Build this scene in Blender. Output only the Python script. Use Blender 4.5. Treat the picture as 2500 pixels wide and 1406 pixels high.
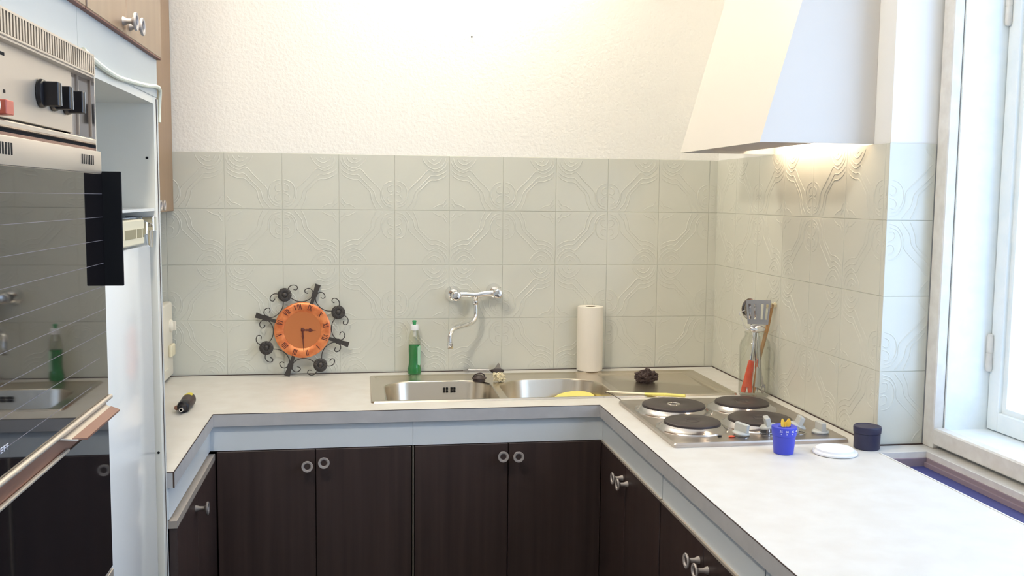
import bpy, bmesh, math, random
from mathutils import Vector, Matrix
random.seed(7)
PI = math.pi
C = bpy.context.scene.collection
SC = bpy.context.scene
for o in list(bpy.data.objects):
    bpy.data.objects.remove(o, do_unlink=True)

# ------------------------------------------------------------------ camera
YAW, PITCH, ROLL, FPX = .1572, -.0933, .0100, 2330.794
fwd = Vector((math.sin(YAW)*math.cos(PITCH), math.cos(YAW)*math.cos(PITCH), math.sin(PITCH)))
rgt = Vector((math.cos(YAW), -math.sin(YAW), 0)); up = rgt.cross(fwd)
r2 = math.cos(ROLL)*rgt + math.sin(ROLL)*up
u2 = -math.sin(ROLL)*rgt + math.cos(ROLL)*up
cd = bpy.data.cameras.new('camera'); cam = bpy.data.objects.new('camera', cd); C.objects.link(cam)
M = Matrix((r2, u2, -fwd)).transposed().to_4x4(); M.translation = (0, -3.5221, 1.5454)
cam.matrix_world = M
cd.sensor_width = 36; cd.lens = FPX*36/2500; cd.clip_start = .02; cd.clip_end = 200
SC.camera = cam

# ------------------------------------------------------------------ light
W = bpy.data.worlds.new('overcast_sky'); SC.world = W; W.use_nodes = True
bg = W.node_tree.nodes['Background']
bg.inputs[0].default_value = (.56, .715, 1.0, 1); bg.inputs[1].default_value = 4.8
pl = bpy.data.lights.new('window_portal', 'AREA'); pl.shape = 'RECTANGLE'; pl.size = 2.2; pl.size_y = 1.55
pl.cycles.is_portal = True
po = bpy.data.objects.new('window_portal', pl); C.objects.link(po)
po.location = (1.705, -2.40, 1.74); po.rotation_euler = (0, PI/2, 0)
po.rotation_euler = Vector((-1, 0, 0)).to_track_quat('-Z', 'Y').to_euler()
# warm ceiling lamp of the room (hangs outside the frame, left of and before the camera's view)
cl = bpy.data.lights.new('ceiling_lamp', 'POINT'); cl.energy = 46; cl.color = (1, .93, .79); cl.shadow_soft_size = .07
co = bpy.data.objects.new('ceiling_lamp', cl); C.objects.link(co); co.location = (-.40, -1.75, 2.42)
LAMP_EMIT = 116.0      # wall tube lamp above the picture's top edge
HOOD_EMIT = 22.0      # tube inside the cooker hood
SC.view_settings.view_transform = 'Standard'; SC.view_settings.look = 'None'
SC.view_settings.gamma = 1; SC.view_settings.use_curve_mapping = False
SC.view_settings.exposure = 0.2

# ------------------------------------------------------------------ helpers
def s2l(v):
    v /= 255.
    return v/12.92 if v <= .04045 else ((v+.055)/1.055)**2.4
def rgb(r, g, b): return (s2l(r), s2l(g), s2l(b), 1)
MATS = {}
def mat(name, col, rough=.5, metal=0., spec=.5, coat=0., bump=None, vary=None, grain=None, trans=0., emit=0., ior=1.5, alpha=1.):
    """bump=(scale,strength,dist) noise; vary=(scale,colour2,amount); grain=(vec scale,colour2)"""
    m = bpy.data.materials.new(name); m.use_nodes = True; nt = m.node_tree; b = nt.nodes['Principled BSDF']
    b.inputs['Base Color'].default_value = col; b.inputs['Roughness'].default_value = rough
    b.inputs['Metallic'].default_value = metal; b.inputs['Specular IOR Level'].default_value = spec
    b.inputs['Coat Weight'].default_value = coat; b.inputs['Coat Roughness'].default_value = .05
    b.inputs['Transmission Weight'].default_value = trans; b.inputs['IOR'].default_value = ior
    b.inputs['Alpha'].default_value = alpha
    if emit:
        b.inputs['Emission Color'].default_value = col; b.inputs['Emission Strength'].default_value = emit
    tc = nt.nodes.new('ShaderNodeTexCoord')
    def noise(sc, detail=3, vec=None):
        n = nt.nodes.new('ShaderNodeTexNoise'); n.inputs['Scale'].default_value = sc; n.inputs['Detail'].default_value = detail
        if vec:
            mp = nt.nodes.new('ShaderNodeMapping'); mp.inputs['Scale'].default_value = vec
            nt.links.new(tc.outputs['Object'], mp.inputs[0]); nt.links.new(mp.outputs[0], n.inputs['Vector'])
        else: nt.links.new(tc.outputs['Object'], n.inputs['Vector'])
        return n
    def mix(fac, c1, c2, lo=.35, hi=.65, amount=1):
        r = nt.nodes.new('ShaderNodeMapRange'); r.inputs[1].default_value = lo; r.inputs[2].default_value = hi
        r.inputs[4].default_value = amount
        nt.links.new(fac, r.inputs[0])
        x = nt.nodes.new('ShaderNodeMix'); x.data_type = 'RGBA'
        nt.links.new(r.outputs[0], x.inputs[0]); x.inputs[6].default_value = c1; x.inputs[7].default_value = c2
        return x
    if vary:
        x = mix(noise(vary[0], 5).outputs[0], col, vary[1], amount=vary[2]); nt.links.new(x.outputs[2], b.inputs['Base Color'])
    if grain:
        n = noise(1, 6, grain[0]); x = mix(n.outputs[0], col, grain[1], .3, .7); nt.links.new(x.outputs[2], b.inputs['Base Color'])
    if bump:
        n = noise(bump[0], bump[3] if len(bump) > 3 else 3, bump[4] if len(bump) > 4 else None)
        bp = nt.nodes.new('ShaderNodeBump'); bp.inputs['Strength'].default_value = bump[1]; bp.inputs['Distance'].default_value = bump[2]
        nt.links.new(n.outputs[0], bp.inputs['Height']); nt.links.new(bp.outputs[0], b.inputs['Normal'])
    MATS[name] = m; return m
def thin_glass(name, tint=(1, 1, 1, 1), rough=.0, refl=1.):
    """clear sheet glass: lets light straight through, mirrors by Fresnel"""
    m = bpy.data.materials.new(name); m.use_nodes = True; nt = m.node_tree; nt.nodes.clear()
    out = nt.nodes.new('ShaderNodeOutputMaterial'); t = nt.nodes.new('ShaderNodeBsdfTransparent'); t.inputs[0].default_value = tint
    g = nt.nodes.new('ShaderNodeBsdfGlossy'); g.inputs['Roughness'].default_value = rough
    lw = nt.nodes.new('ShaderNodeLayerWeight'); lw.inputs[0].default_value = .5
    pw = nt.nodes.new('ShaderNodeMath'); pw.operation = 'POWER'; pw.inputs[1].default_value = 4; nt.links.new(lw.outputs['Facing'], pw.inputs[0])
    f = nt.nodes.new('ShaderNodeMath'); f.operation = 'MULTIPLY_ADD'; f.inputs[1].default_value = .9*refl; f.inputs[2].default_value = .045; nt.links.new(pw.outputs[0], f.inputs[0])
    x = nt.nodes.new('ShaderNodeMixShader'); nt.links.new(f.outputs[0], x.inputs[0]); nt.links.new(t.outputs[0], x.inputs[1])
    nt.links.new(g.outputs[0], x.inputs[2]); nt.links.new(x.outputs[0], out.inputs[0]); MATS[name] = m; return m

class MB:
    """collects shapes; coordinates are world minus the thing's base (self.o)"""
    def __init__(s, o=(0, 0, 0)): s.bm = bmesh.new(); s.o = Vector(o)
    def V(s, p): return s.bm.verts.new(Vector(p) - s.o)
    def F(s, vs):
        try: return s.bm.faces.new(vs)
        except ValueError: return None
    def hexa(s, p):       # 8 points, bottom 4 ccw, top 4 ccw
        v = [s.V(q) for q in p]
        return [s.F([v[i] for i in f]) for f in ((3, 2, 1, 0), (4, 5, 6, 7), (0, 1, 5, 4), (1, 2, 6, 5), (2, 3, 7, 6), (3, 0, 4, 7))]
    def box(s, x0, x1, y0, y1, z0, z1, bev=0., seg=1):
        x0, x1 = min(x0, x1), max(x0, x1); y0, y1 = min(y0, y1), max(y0, y1); z0, z1 = min(z0, z1), max(z0, z1)
        fs = s.hexa([(x0, y0, z0), (x1, y0, z0), (x1, y1, z0), (x0, y1, z0), (x0, y0, z1), (x1, y0, z1), (x1, y1, z1), (x0, y1, z1)])
        if bev:
            es = list({e for f in fs for e in f.edges})
            bmesh.ops.bevel(s.bm, geom=es, offset=bev, segments=seg, affect='EDGES', profile=.5)
        return s
    def tube(s, pts, r, seg=8, caps=True, flat=None):
        pts = [Vector(p) for p in pts]; n = len(pts); rs = r if isinstance(r, (list, tuple)) else [r]*n
        tg = [(pts[min(i+1, n-1)] - pts[max(i-1, 0)]).normalized() for i in range(n)]
        a = Vector((0, 0, 1)) if abs(tg[0].z) < .9 else Vector((1, 0, 0))
        nrm = (a - tg[0]*a.dot(tg[0])).normalized(); rings = []
        for i in range(n):
            nrm = (nrm - tg[i]*nrm.dot(tg[i])).normalized(); bn = tg[i].cross(nrm)
            fa, fb = flat if flat else (1, 1)
            rings.append([s.V(pts[i] + rs[i]*(fa*math.cos(2*PI*k/seg)*nrm + fb*math.sin(2*PI*k/seg)*bn)) for k in range(seg)])
        for i in range(n-1):
            for k in range(seg): s.F([rings[i][k], rings[i][(k+1) % seg], rings[i+1][(k+1) % seg], rings[i+1][k]])
        if caps: s.F(rings[0][::-1]); s.F(rings[-1])
        return s
    def cyl(s, p0, p1, r0, r1=None, seg=24): return s.tube([p0, p1], [r0, r0 if r1 is None else r1], seg)
    def lathe(s, prof, c=(0, 0, 0), seg=32, axis='z', sc=(1, 1)):
        """prof: (r, h) list; h along the axis from c"""
        c = Vector(c)
        ax = {'z': (Vector((1, 0, 0)), Vector((0, 1, 0)), Vector((0, 0, 1))), '-y': (Vector((1, 0, 0)), Vector((0, 0, 1)), Vector((0, -1, 0))),
              'x': (Vector((0, 1, 0)), Vector((0, 0, 1)), Vector((1, 0, 0))), '-x': (Vector((0, 0, 1)), Vector((0, 1, 0)), Vector((-1, 0, 0)))}
        A, B, D = ax[axis] if isinstance(axis, str) else axis
        rings = []
        for r, h in prof:
            if r < 1e-6: rings.append([s.V(c + D*h)])
            else: rings.append([s.V(c + D*h + r*(sc[0]*math.cos(2*PI*k/seg)*A + sc[1]*math.sin(2*PI*k/seg)*B)) for k in range(seg)])
        for a, b in zip(rings, rings[1:]):
            for k in range(seg):
                j = (k+1) % seg
                if len(a) == 1 and len(b) == 1: break
                if len(a) == 1: s.F([a[0], b[j], b[k]])
                elif len(b) == 1: s.F([a[k], a[j], b[0]])
                else: s.F([a[k], a[j], b[j], b[k]])
        return s
    def prism(s, poly, fn, d0, d1):
        """poly: 2D points; fn(u, v, d) -> 3D point"""
        a = [s.V(fn(u, v, d0)) for u, v in poly]; b = [s.V(fn(u, v, d1)) for u, v in poly]; n = len(poly)
        s.F(a[::-1]); s.F(b)
        for i in range(n): s.F([a[i], a[(i+1) % n], b[(i+1) % n], b[i]])
        return s
    def ball(s, c, r, sc=(1, 1, 1), seg=16, rings=10):
        prof = [(math.sin(PI*i/rings), -math.cos(PI*i/rings)) for i in range(rings+1)]
        rr = []
        for q, h in prof:
            if q < 1e-6: rr.append([s.V(Vector(c) + Vector((0, 0, h*r*sc[2])))])
            else: rr.append([s.V(Vector(c) + Vector((r*sc[0]*q*math.cos(2*PI*k/seg), r*sc[1]*q*math.sin(2*PI*k/seg), h*r*sc[2]))) for k in range(seg)])
        for a, b in zip(rr, rr[1:]):
            for k in range(seg):
                j = (k+1) % seg
                if len(a) == 1: s.F([a[0], b[j], b[k]])
                elif len(b) == 1: s.F([a[k], a[j], b[0]])
                else: s.F([a[k], a[j], b[j], b[k]])
        return s
    def loft(s, loops, cap0=False, cap1=False):
        R = [[s.V(p) for p in L] for L in loops]; n = len(R[0])
        for a, b in zip(R, R[1:]):
            for k in range(n): s.F([a[k], a[(k+1) % n], b[(k+1) % n], b[k]])
        if cap0: s.F(R[0][::-1])
        if cap1: s.F(R[-1])
        return R
    def mesh(s, name, m, recalc=True, angle=35):
        if recalc: bmesh.ops.recalc_face_normals(s.bm, faces=s.bm.faces[:])
        me = bpy.data.meshes.new(name); s.bm.to_mesh(me); s.bm.free()
        for p in me.polygons: p.use_smooth = True
        me.set_sharp_from_angle(angle=math.radians(angle))
        if m: me.materials.append(m)
        return me
def put(name, me, parent=None, loc=(0, 0, 0), rot=(0, 0, 0)):
    o = bpy.data.objects.new(name, me); C.objects.link(o); o.location = loc; o.rotation_euler = rot
    if parent: o.parent = parent
    return o
def thing(name, label, cat, loc, rot=(0, 0, 0), group=None):
    o = bpy.data.objects.new(name, None); C.objects.link(o); o.location = loc; o.rotation_euler = rot
    o.empty_display_size = .05; o['label'] = label; o['category'] = cat
    if group: o['group'] = group
    return o
def part(name, mb, m, parent, label=None, **k):
    o = put(name, mb.mesh(name, m, **k), parent)
    if label: o['label'] = label
    return o
def solo(name, mb, m, label, cat, loc, group=None, **k):
    o = put(name, mb.mesh(name, m, **k), None, loc); o['label'] = label; o['category'] = cat
    if group: o['group'] = group
    return o
def struct(name, mb, m, parent=None, **k):
    o = put(name, mb.mesh(name, m, **k), parent)
    if not parent: o['kind'] = 'structure'
    return o
def dup(root, loc, label):
    r = root.copy(); C.objects.link(r); r.location = loc; r['label'] = label
    for ch in list(root.children):
        c = ch.copy(); C.objects.link(c); c.parent = r
        for g in list(ch.children):
            d = g.copy(); C.objects.link(d); d.parent = c
    return r
def smooth(pts, n=4):
    """Catmull-Rom through the points"""
    P = [Vector(p) for p in pts]; P = [2*P[0]-P[1]] + P + [2*P[-1]-P[-2]]; out = []
    for i in range(1, len(P)-2):
        a, b, c, d = P[i-1:i+3]
        for k in range(n):
            t = k/n
            out.append(.5*((2*b) + (c-a)*t + (2*a-5*b+4*c-d)*t*t + (3*b-a-3*c+d)*t**3))
    return out + [P[-2]]
def rrect(x0, x1, y0, y1, r, n=6):
    pts = []
    for cx, cy, a0 in ((x1-r, y1-r, 0), (x0+r, y1-r, PI/2), (x0+r, y0+r, PI), (x1-r, y0+r, 1.5*PI)):
        for k in range(n+1):
            a = a0 + PI/2*k/n; pts.append((cx+r*math.cos(a), cy+r*math.sin(a)))
    return pts
def text_mesh(name, body, size, m, ext=.0004, align='CENTER'):
    cu = bpy.data.curves.new(name, 'FONT'); cu.body = body; cu.size = size; cu.extrude = ext; cu.align_x = align; cu.align_y = 'CENTER'
    o = bpy.data.objects.new(name, cu); C.objects.link(o)
    bpy.context.view_layer.update()
    me = bpy.data.meshes.new_from_object(o.evaluated_get(bpy.context.evaluated_depsgraph_get()))
    bpy.data.objects.remove(o, do_unlink=True); bpy.data.curves.remove(cu)
    me.materials.clear(); me.materials.append(m); me.name = name
    return me

# ------------------------------------------------------------------ materials
plaster = mat('woodchip_paint', rgb(247, 245, 239), .7, bump=(95, .5, .004, 5))
paintw = mat('white_wall_paint', rgb(240, 240, 238), .6)
tilem = mat('embossed_tile_glaze', rgb(213, 214, 203), .22, spec=.5, vary=(3, rgb(208, 209, 199), .6))
groutm = mat('tile_grout', rgb(206, 206, 196), .8)
topm = mat('worktop_laminate', rgb(215, 213, 208), .45, vary=(14, rgb(206, 202, 195), .7))
edgem = mat('worktop_edge_laminate', rgb(184, 184, 186), .45, vary=(25, rgb(174, 174, 176), .7))
linem = mat('dark_laminate_joint', rgb(60, 42, 36), .6)
fasm = mat('pale_grey_laminate', rgb(214, 220, 224), .38)
doorm = mat('dark_wood_door', rgb(64, 50, 47), .42, grain=((45, 45, 1.6), rgb(50, 38, 36)))
tanm = mat('tan_wood_laminate', rgb(148, 123, 98), .4, grain=((30, 30, .8), rgb(139, 114, 91)))
tanedge = mat('red_brown_edge', rgb(110, 60, 45), .5)
tfasm = mat('tower_fascia_laminate', rgb(184, 190, 190), .38)
carcm = mat('pale_green_white_carcass', rgb(232, 229, 218), .35)
whitem = mat('white_enamel', rgb(228, 229, 227), .14)
creamm = mat('cream_plastic', rgb(232, 222, 192), .4)
ivory = mat('ivory_plastic', rgb(236, 230, 216), .35)
steel = mat('brushed_steel', (.70, .63, .53, 1), .27, 1, bump=(1, .05, .001, 4, (6, 260, 60)))
steelf = mat('worn_hob_steel', (.58, .54, .51, 1), .30, 1, bump=(60, .04, .001), vary=(9, (.46, .40, .36, 1), .8))
panelm = mat('champagne_metal', rgb(205, 193, 178), .36, .55)
turnm = mat('polished_steel', (.50, .47, .45, 1), .10, 1)
trimm = mat('trim_metal', (.46, .43, .44, 1), .12, 1)
chrome = mat('chrome', (.86, .86, .87, 1), .06, 1)
chromed = mat('dull_chrome', (.58, .56, .56, 1), .16, 1)
ringm = mat('cast_ring_knob', (.44, .40, .38, 1), .5, .35)
iron = mat('cast_iron', rgb(62, 54, 54), .42, .3, bump=(180, .15, .001))
wrought = mat('wrought_iron', rgb(66, 62, 60), .45, .45, bump=(120, .3, .001))
copper = mat('copper_dial', rgb(238, 152, 98), .36, .55, vary=(34, rgb(204, 108, 62), 1))
copperc = mat('copper_centre', rgb(214, 134, 86), .30, .75)
numeralm = mat('dark_red_numeral', rgb(92, 34, 22), .5)
blackm = mat('black_plastic', rgb(26, 24, 28), .4)
blackcl = mat('black_felt', rgb(16, 16, 20), .9)
ovglass = mat('smoked_oven_glass', rgb(26, 23, 24), .03, spec=.9, ior=1.6)
ovline = mat('etched_line', rgb(118, 114, 124), .4)
letterm = mat('white_lettering', rgb(225, 225, 235), .4)
redm = mat('red_plastic', rgb(196, 96, 78), .4)
orangem = mat('orange_red_plastic', rgb(232, 92, 56), .3)
paperm = mat('kitchen_paper', rgb(232, 227, 216), .9, bump=(160, .2, .002))
card = mat('cardboard_tube', rgb(150, 132, 110), .9)
greenl = mat('green_detergent', rgb(12, 132, 66), .12, spec=.5, coat=.4)
greencap = mat('green_cap', rgb(48, 150, 92), .4)
bottlepl = thin_glass('clear_bottle_plastic', (.93, .93, .86, 1), .12)
labelm = mat('pale_green_label', rgb(168, 216, 186), .4)
clearg = thin_glass('clear_glass', (.965, .97, .955, 1), .02)
pane = thin_glass('window_glass', (.97, .985, .985, 1), .0)
bluem = mat('blue_plastic', rgb(62, 72, 196), .38)
yellowm = mat('yellow_plastic', rgb(246, 196, 60), .4)
navym = mat('navy_plastic', rgb(38, 38, 66), .42)
lidm = mat('white_plastic_lid', rgb(238, 240, 244), .35)
spongem = mat('yellow_sponge', rgb(240, 226, 130), .85, bump=(250, .5, .002))
woolm = mat('rusty_steel_wool', rgb(74, 60, 58), .6, .4)
scrubm = mat('cream_scourer', rgb(232, 222, 190), .8)
woodm = mat('pale_wood', rgb(208, 164, 112), .55, grain=((60, 60, 4), rgb(190, 145, 96)))
stickm = mat('cream_stick', rgb(236, 226, 200), .5)
rubber = mat('dark_rubber', rgb(62, 50, 48), .5)
greypl = mat('grey_plastic', rgb(186, 188, 184), .4)
frame_m = mat('old_white_gloss_paint', rgb(228, 226, 220), .35, vary=(30, rgb(214, 210, 203), .8), bump=(40, .15, .002))
boxm = mat('window_box_paint', rgb(242, 248, 249), .4, vary=(22, rgb(230, 241, 245), .6))
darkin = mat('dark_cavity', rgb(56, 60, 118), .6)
brownin = mat('brown_liner', rgb(146, 130, 138), .5)
floorm = mat('dark_floor', rgb(92, 82, 74), .5, vary=(6, rgb(76, 66, 60), 1))
tubem = mat('lamp_tube', (1, .91, .74, 1), .5, emit=LAMP_EMIT)
hoodtube = mat('hood_tube', (1, .80, .58, 1), .5, emit=HOOD_EMIT)
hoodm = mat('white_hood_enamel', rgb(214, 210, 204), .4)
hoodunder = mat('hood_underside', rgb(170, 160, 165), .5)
hole = mat('black_hole', rgb(14, 12, 12), .9)
cordm = mat('ivory_cord', rgb(226, 226, 206), .45)
tapem = mat('brown_copper_trim', rgb(150, 112, 96), .35, .5)

# ------------------------------------------------------------------ room shell
XR, XW, YP = 1.3534, 1.4846, -1.2109
CEIL = 2.95
struct('floor', MB().box(-1.2, 1.95, -5.2, .2, -.08, 0), floorm)
struct('ceiling', MB().box(-1.2, 1.95, -5.2, .2, CEIL, CEIL+.1), paintw)
wb = struct('wall_back', MB().box(-1.2, 1.95, .004, .2, 0, CEIL), plaster)
struct('wall_left', MB().box(-1.25, -1.06, -5.2, .004, 0, CEIL), plaster)
struct('wall_front', MB().box(-1.06, 1.9, -5.25, -5.1, 0, CEIL), plaster)
b = MB()
b.box(XR+.004, 1.95, YP+.004, .004, 0, CEIL)
b.box(XW+.09, 1.95, -3.60, YP+.004, 0, .86)
b.box(XW+.004, 1.95, -3.60, YP+.004, 2.56, CEIL)
b.box(XR+.004, 1.95, -5.2, -3.60, 0, CEIL)
wr = struct('wall_right', b, paintw)

# ---- embossed tiles: every tile is a part of its wall
RELIEF = [
 [(.07, .955), (.096, .86), (.18, .775), (.28, .75), (.375, .79), (.46, .88), (.495, .955)],
 [(.145, .955), (.175, .885), (.267, .836), (.35, .865), (.405, .92)],
 [(.24, .95), (.275, .905), (.33, .93)],
 [(.03, .90), (.075, .80), (.18, .715), (.27, .695), (.385, .735), (.51, .6), (.705, .41), (.75, .33), (.757, .21), (.84, .085), (.965, .045)],
 [(.012, .77), (.10, .68), (.25, .625), (.34, .63), (.44, .53), (.60, .365), (.64, .29), (.665, .18), (.74, .08), (.79, .02)],
 [(.012, .70), (.10, .605), (.24, .548), (.35, .54), (.45, .445), (.56, .33), (.585, .2), (.645, .06), (.67, .015)],
 [(1-.04, .525), (.87, .50), (.80, .43), (.775, .33), (.79, .22), (.85, .13), (.95, .095)],
 [(.965, .46), (.89, .42), (.885, .35), (.93, .32), (.975, .345)],
 [(.975, .29), (.91, .27), (.87, .21), (.90, .15), (.965, .16)],
 [(.945, .40), (.93, .375)], [(.955, .225), (.93, .20)],
 [(.02, .245), (.075, .185), (.115, .115), (.19, .10), (.305, .035)],
 [(.03, .135), (.075, .095), (.11, .045)], [(.16, .05), (.205, .035)],
]
RELIEF = [smooth([(u, v, 0) for u, v in pl_], 3) if len(pl_) > 2 else [Vector((u, v, 0)) for u, v in pl_] for pl_ in RELIEF]
TILES = {}
def tile_mesh(u0, u1, fu, fv):
    key = (round(u0, 3), round(u1, 3), fu, fv)
    if key in TILES: return TILES[key]
    S = .2; g = .0004; ch = .0008; b = MB()
    x0, x1, z0, z1 = u0*S+g, u1*S-g, g, S-g
    lo = [(x0, z0), (x1, z0), (x1, z1), (x0, z1)]; hi = [(x0+ch, z0+ch), (x1-ch, z0+ch), (x1-ch, z1-ch), (x0+ch, z1-ch)]
    b.loft([[(x, .004, z) for x, z in lo], [(x, .0012, z) for x, z in lo], [(x, 0, z) for x, z in hi]], True, True)
    hw, hh = .0022, .0015
    for pl_ in RELIEF:
        q = [((1-p.x if fu else p.x), (1-p.y if fv else p.y)) for p in pl_]
        q = [(u*S, v*S) for u, v in q if u0+.02 < u < u1-.02]
        if len(q) < 2: continue
        n = len(q); L, T, R = [], [], []
        for i in range(n):
            a, c = q[max(i-1, 0)], q[min(i+1, n-1)]; dx, dz = c[0]-a[0], c[1]-a[1]; l = math.hypot(dx, dz) or 1
            nx, nz = -dz/l, dx/l; h = hh if 0 < i < n-1 else .0002
            L.append(b.V((q[i][0]+nx*hw, .0001, q[i][1]+nz*hw))); R.append(b.V((q[i][0]-nx*hw, .0001, q[i][1]-nz*hw)))
            T.append(b.V((q[i][0], -h, q[i][1])))
        for i in range(n-1):
            f1 = b.F([L[i], L[i+1], T[i+1], T[i]]); f2 = b.F([T[i], T[i+1], R[i+1], R[i]])
    bm = b.bm; bm.normal_update()
    for f in bm.faces:
        if f.normal.y > .1 and abs(f.calc_center_median().y) < .003: f.normal_flip()
    nflat = 10
    me = b.mesh('tile', tilem, recalc=False, angle=75)
    for p in me.polygons[:nflat]: p.use_smooth = False
    TILES[key] = me; return me
ROWZ = [1.4992, 1.2992, 1.0992, .8992]
X0 = -.4787
for k in range(-3, 10):
    a = X0 + .2*k; e = min(a+.2, XR); u1 = (e-a)/.2 + (.006 if e == XR else 0); u0 = max(0., (-1.055-a)/.2)
    if a < -1.2: continue
    for r, z in enumerate(ROWZ):
        put('tile', tile_mesh(u0, u1, k % 2 == 1, r % 2 == 1), wb, (a, 0, z))
struct('grout', MB().box(-1.06, XR+.004, .0018, .0045, .8992, 1.6988), groutm, wb)
YB = .009     # local right wall tiles start at the corner
for k in range(7):
    a = .009 - .2*k - .0    # world y of the left seam of column k (towards the corner)
    if k == 0: u0, a0 = .040, a
    else: u0, a0 = 0., a
    a = .009 - .2*k
    end = min(1., (a - YP)/.2 + .0015)
    for r, z in enumerate(ROWZ):
        put('tile', tile_mesh(u0, end, k % 2 == 0, r % 2 == 1), wr, (XR, a, z), (0, 0, -PI/2))
struct('grout', MB().box(XR+.0018, XR+.0045, YP+.003, 0, .8992, 1.6988), groutm, wr)
for r, z in enumerate(ROWZ):
    put('tile', tile_mesh(-.003, (XW-XR)/.2, True, r % 2 == 1), wr, (XR, YP, z))
struct('grout', MB().box(XR+.001, XW, YP+.0018, YP+.0045, .8992, 1.6988), groutm, wr)
nail = solo('wall_nail', MB((.40, .004, 2.11)).lathe([(0, .006), (.003, .005), (.0035, .003), (.0016, .0025), (.0016, -.01)], (.401, .004, 2.13), 10, '-y'), blackm,
            'small dark nail in the cream wall above the tap', 'nail', (.40, .004, 2.11))

# ------------------------------------------------------------------ double window
win = bpy.data.objects.new('window_1', None); C.objects.link(win); win.location = (XW, -1.9, .9); win['kind'] = 'structure'
wo = Vector((XW, -1.9, .9))
def wpart(name, fn, m):
    b = MB(wo); fn(b); return part(name, b, m, win)
YA, YE = YP-.001, -3.595   # opening along the wall; unseen near part lengthened to let in more daylight
wpart('frame_stile', lambda b: b.box(XW, XW+.030, YA-.046, YA, .9, 2.55, .003), frame_m)
wpart('frame_stile', lambda b: b.box(XW, XW+.030, YE, YE+.046, .9, 2.55, .003), frame_m)
wpart('frame_rail', lambda b: b.box(XW, XW+.032, YE+.046, YA-.046, .911, .956, .004), frame_m)
wpart('frame_rail', lambda b: b.box(XW, XW+.030, YE+.046, YA-.046, 2.50, 2.55, .003), frame_m)
wpart('box_lining', lambda b: b.box(XW+.031, 1.70, YA-.050, YA-.002, .9, 2.55), boxm)
wpart('box_lining', lambda b: b.box(XW+.031, 1.70, YE+.002, YE+.050, .9, 2.55), boxm)
wpart('box_sill', lambda b: b.box(XW+.033, 1.72, YE+.05, YA-.05, .90, .950), boxm)
wpart('box_head', lambda b: b.box(XW+.031, 1.70, YE+.05, YA-.05, 2.51, 2.55), boxm)
SX = 1.634
def sash(ya, ye):
    b = MB(wo)
    b.box(SX, SX+.045, ya-.042, ya, .953, 2.50, .002); b.box(SX, SX+.045, ye, ye+.042, .953, 2.50, .002)
    b.box(SX, SX+.045, ye+.042, ya-.042, .953, 1.002, .002); b.box(SX, SX+.045, ye+.042, ya-.042, 2.455, 2.50, .002)
    f = part('outer_sash', b, boxm, win)
    g = MB(wo); g.box(SX+.030, SX+.034, ye+.036, ya-.036, .996, 2.46); part('pane', g, pane, f)
    bd = MB(wo)
    bd.box(SX+.012, SX+.030, ya-.058, ya-.042, 1.002, 2.455); bd.box(SX+.012, SX+.030, ye+.042, ye+.058, 1.002, 2.455)
    bd.box(SX+.012, SX+.030, ye+.058, ya-.058, 1.002, 1.016); bd.box(SX+.012, SX+.030, ye+.058, ya-.058, 2.44, 2.455)
    part('glazing_bead', bd, boxm, f)
sash(YA-.052, -1.997); sash(-2.017, -2.792); sash(-2.812, YE+.052)
for ym in (-2.007, -2.802): wpart('mullion', lambda b: b.box(SX-.004, SX+.05, ym-.010, ym+.010, .953, 2.50), boxm)
for zc in (1.155, 2.045):
    b = MB(wo); b.lathe([(0, -.052), (.007, -.048), (.0085, -.04), (.0085, -.002), (.0075, -.001), (.0075, .001), (.0085, .002), (.0085, .04), (.007, .048), (0, .052)], (SX-.006, YA-.057, zc), 14)
    part('hinge', b, frame_m, win)

# ------------------------------------------------------------------ worktop
WZ = .9; T = .038
xl, xrf, yf, yl = -.4375, .7438, -.634, -1.2381
wo2 = (0, -.3, WZ)
wt = thing('worktop', 'U-shaped cream laminate kitchen worktop running along three walls', 'worktop', wo2)
b = MB(wo2)
def slab(x0, x1, y0, y1): b.box(x0, x1, y0, y1, WZ-T, WZ)
slab(-1.055, xl, yl, -.001)                      # left arm
sx0, sx1, sy0, sy1 = .045, 1.215, -.515, -.100   # sink cut-out
slab(xl, sx0, yf, -.001); slab(sx0, sx1, sy1, -.001); slab(sx0, sx1, yf, sy0); slab(sx1, XR-.001, yf, -.001)
YN = -3.1
slab(xrf, XR-.001, YP, yf)
sl0, sl1, slA, slB = 1.322, 1.452, -1.286, -2.55  # radiator slot
slab(xrf, sl0, YN, YP); slab(sl0, XW+.03, slA, YP); slab(sl1, XW+.03, slB, slA); slab(sl0, XW+.03, YN, slB)
part('top_slab', b, topm, wt)
b = MB(wo2); e = .0022; zt = WZ-.0012
b.box(-1.055, xl+e, yl-e, yl, WZ-T, zt); b.box(xl, xl+e, yl-e, yf, WZ-T, zt); b.box(xl, xrf, yf-e, yf, WZ-T, zt); b.box(xrf-e, xrf, YN, yf, WZ-T, zt)
part('front_edge', b, edgem, wt, 'grey laminate front edge')
b = MB(wo2); e = .0025
for z0, z1 in ((WZ-.0013, WZ+.0002),):
    b.box(-1.055, xl+e, yl-e, yl-.001, z0, z1); b.box(xl+.001, xl+e, yl-e, yf-e, z0, z1); b.box(xl+.001, xrf-.001, yf-e, yf-.001, z0, z1); b.box(xrf-e, xrf-.001, YN, yf-e, z0, z1)
b.box(xl-.001, xl+e, yl-e-.0003, yl-.001, WZ-T, WZ)
part('joint_line', b, linem, wt, 'dark line of the laminate joint')
b = MB(wo2)
b.box(-1.05, XR, -.006, -.0008, WZ, WZ+.0022); b.box(XR-.005, XR-.0008, YP, -.006, WZ, WZ+.0022); b.box(XR, XW, YP-.005, YP-.0008, WZ, WZ+.003)
part('wall_joint', b, linem, wt, 'dark gap along the tiles')
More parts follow.
